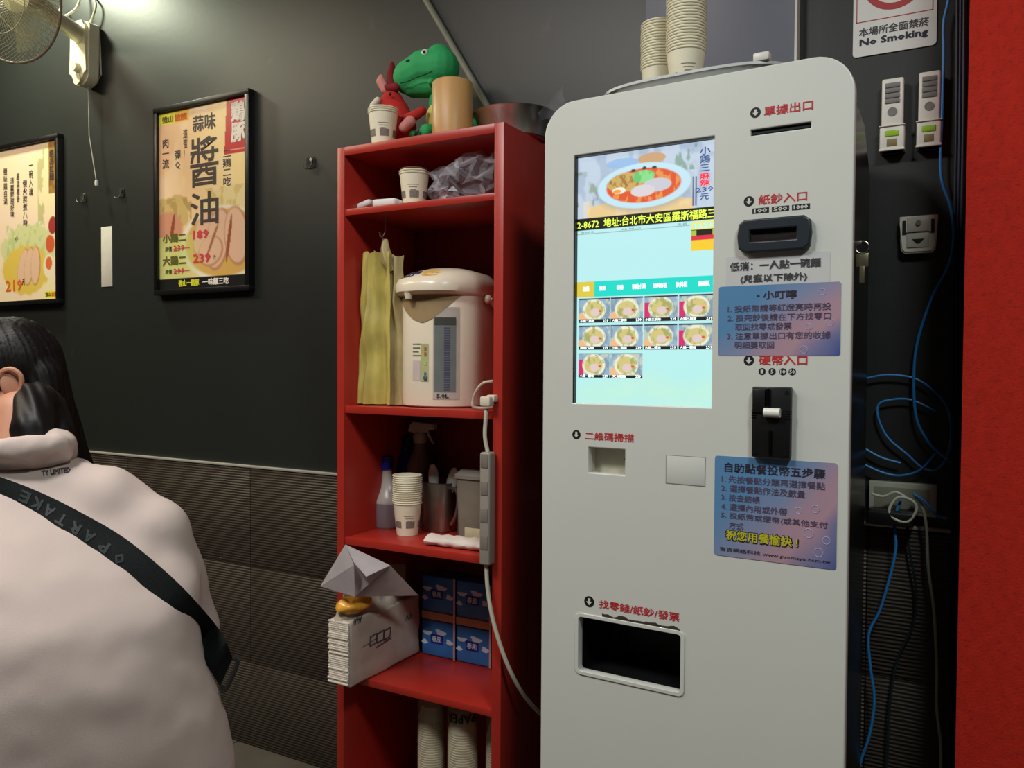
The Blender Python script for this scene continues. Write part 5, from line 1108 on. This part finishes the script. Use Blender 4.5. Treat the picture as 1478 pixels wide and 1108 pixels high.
for v in bm.verts:
    k = v.co-headc; a_ = atan2(k.dot(HR), k.dot(HF)); v.co += v.normal*(.0016*sin(a_*46+k.z*12)+.0015*noise.noise(V((a_*9, k.z*6, 0))))
bm.to_mesh(me); bm.free(); hair = link('hair', me, M_hair, person)
q = B(); B_h = [(74, 520), (84, 560), (86, 600), (92, 625), (104, 640)]
for k in range(46):
    t = random.random(); s_ = random.random(); x0 = 40+46*t; y0 = 560+30*s_; P = [WD(x0, y0, 1.50+.05*random.random()), WD(x0+8*random.random(), y0+35, 1.54), WD(x0+18*random.random()+6, y0+70, 1.56), WD(x0+26*random.random()+8, y0+95+10*random.random(), 1.57)]
    q.tube(smoothpts(P, 4), [.0016]*12+[.0004], 4, cap=False)
q.done('loose_strands', M_hair, hair, kind='stuff')
B().limb([H(.0, -.03, .118), H(.02, .0, .128), H(.04, .03, .118)], [.010, .014, .010]).tube([H(.03+.02*cos(t), -.01+.03*sin(t), .124) for t in np.linspace(0, 2*pi, 17)[:-1]], .004, 6, closed=True).done('hair_clip', mat('clip_black', (10, 10, 12), .2), hair)
# trousers, shoes
b = B(); b.loft([ringp(hip+FW*.03+V((0, 0, -.07)), .17, .12), ringp(hip+FW*.05+V((0, 0, .02)), .15, .10)])
for k, a_n, s in ((kR, aR, 1), (kL, aL, -1)): b.limb([hip+RT*.09*s, k, a_n+V((0, 0, .03))], [.105, .080, .062])
link('trousers', remesh(b.bm, .010, 6, 'trousers'), M_pants, person)
for a_n in (aR, aL): link('shoe', remesh(B().limb([a_n+V((0, 0, -.040)), a_n+FW*.15+V((0, 0, -.048))], [.048, .040]).bm, .006, 4, 'shoe'), mat('shoe_white', (190, 188, 184), .6), person)
# stool
st = thing('stool', 'round dark stool under the seated person', 'stool', (hip.x, hip.y, 0))
B().lathe([(.001, .36), (.16, .36), (.17, .37), (.17, .385), (.16, .395), (.001, .395)], seg=32).done('seat', mat('dark_vinyl', (40, 34, 32), .5), st, local=True)
for k in range(4):
    t = pi/4+k*pi/2; B().cyl((.12*cos(t), .12*sin(t), .363), (.16*cos(t), .16*sin(t), 0), .012).done('leg', M_steel, st, local=True)
B().tube([(.148*cos(t), .148*sin(t), .12) for t in np.linspace(0, 2*pi, 33)[:-1]], .006, 8, closed=True).done('foot_ring', M_steel, st, local=True)
# the spare cup used as the pattern
for ch in list(cup_proto.children): bpy.data.objects.remove(ch)
bpy.data.objects.remove(cup_proto)
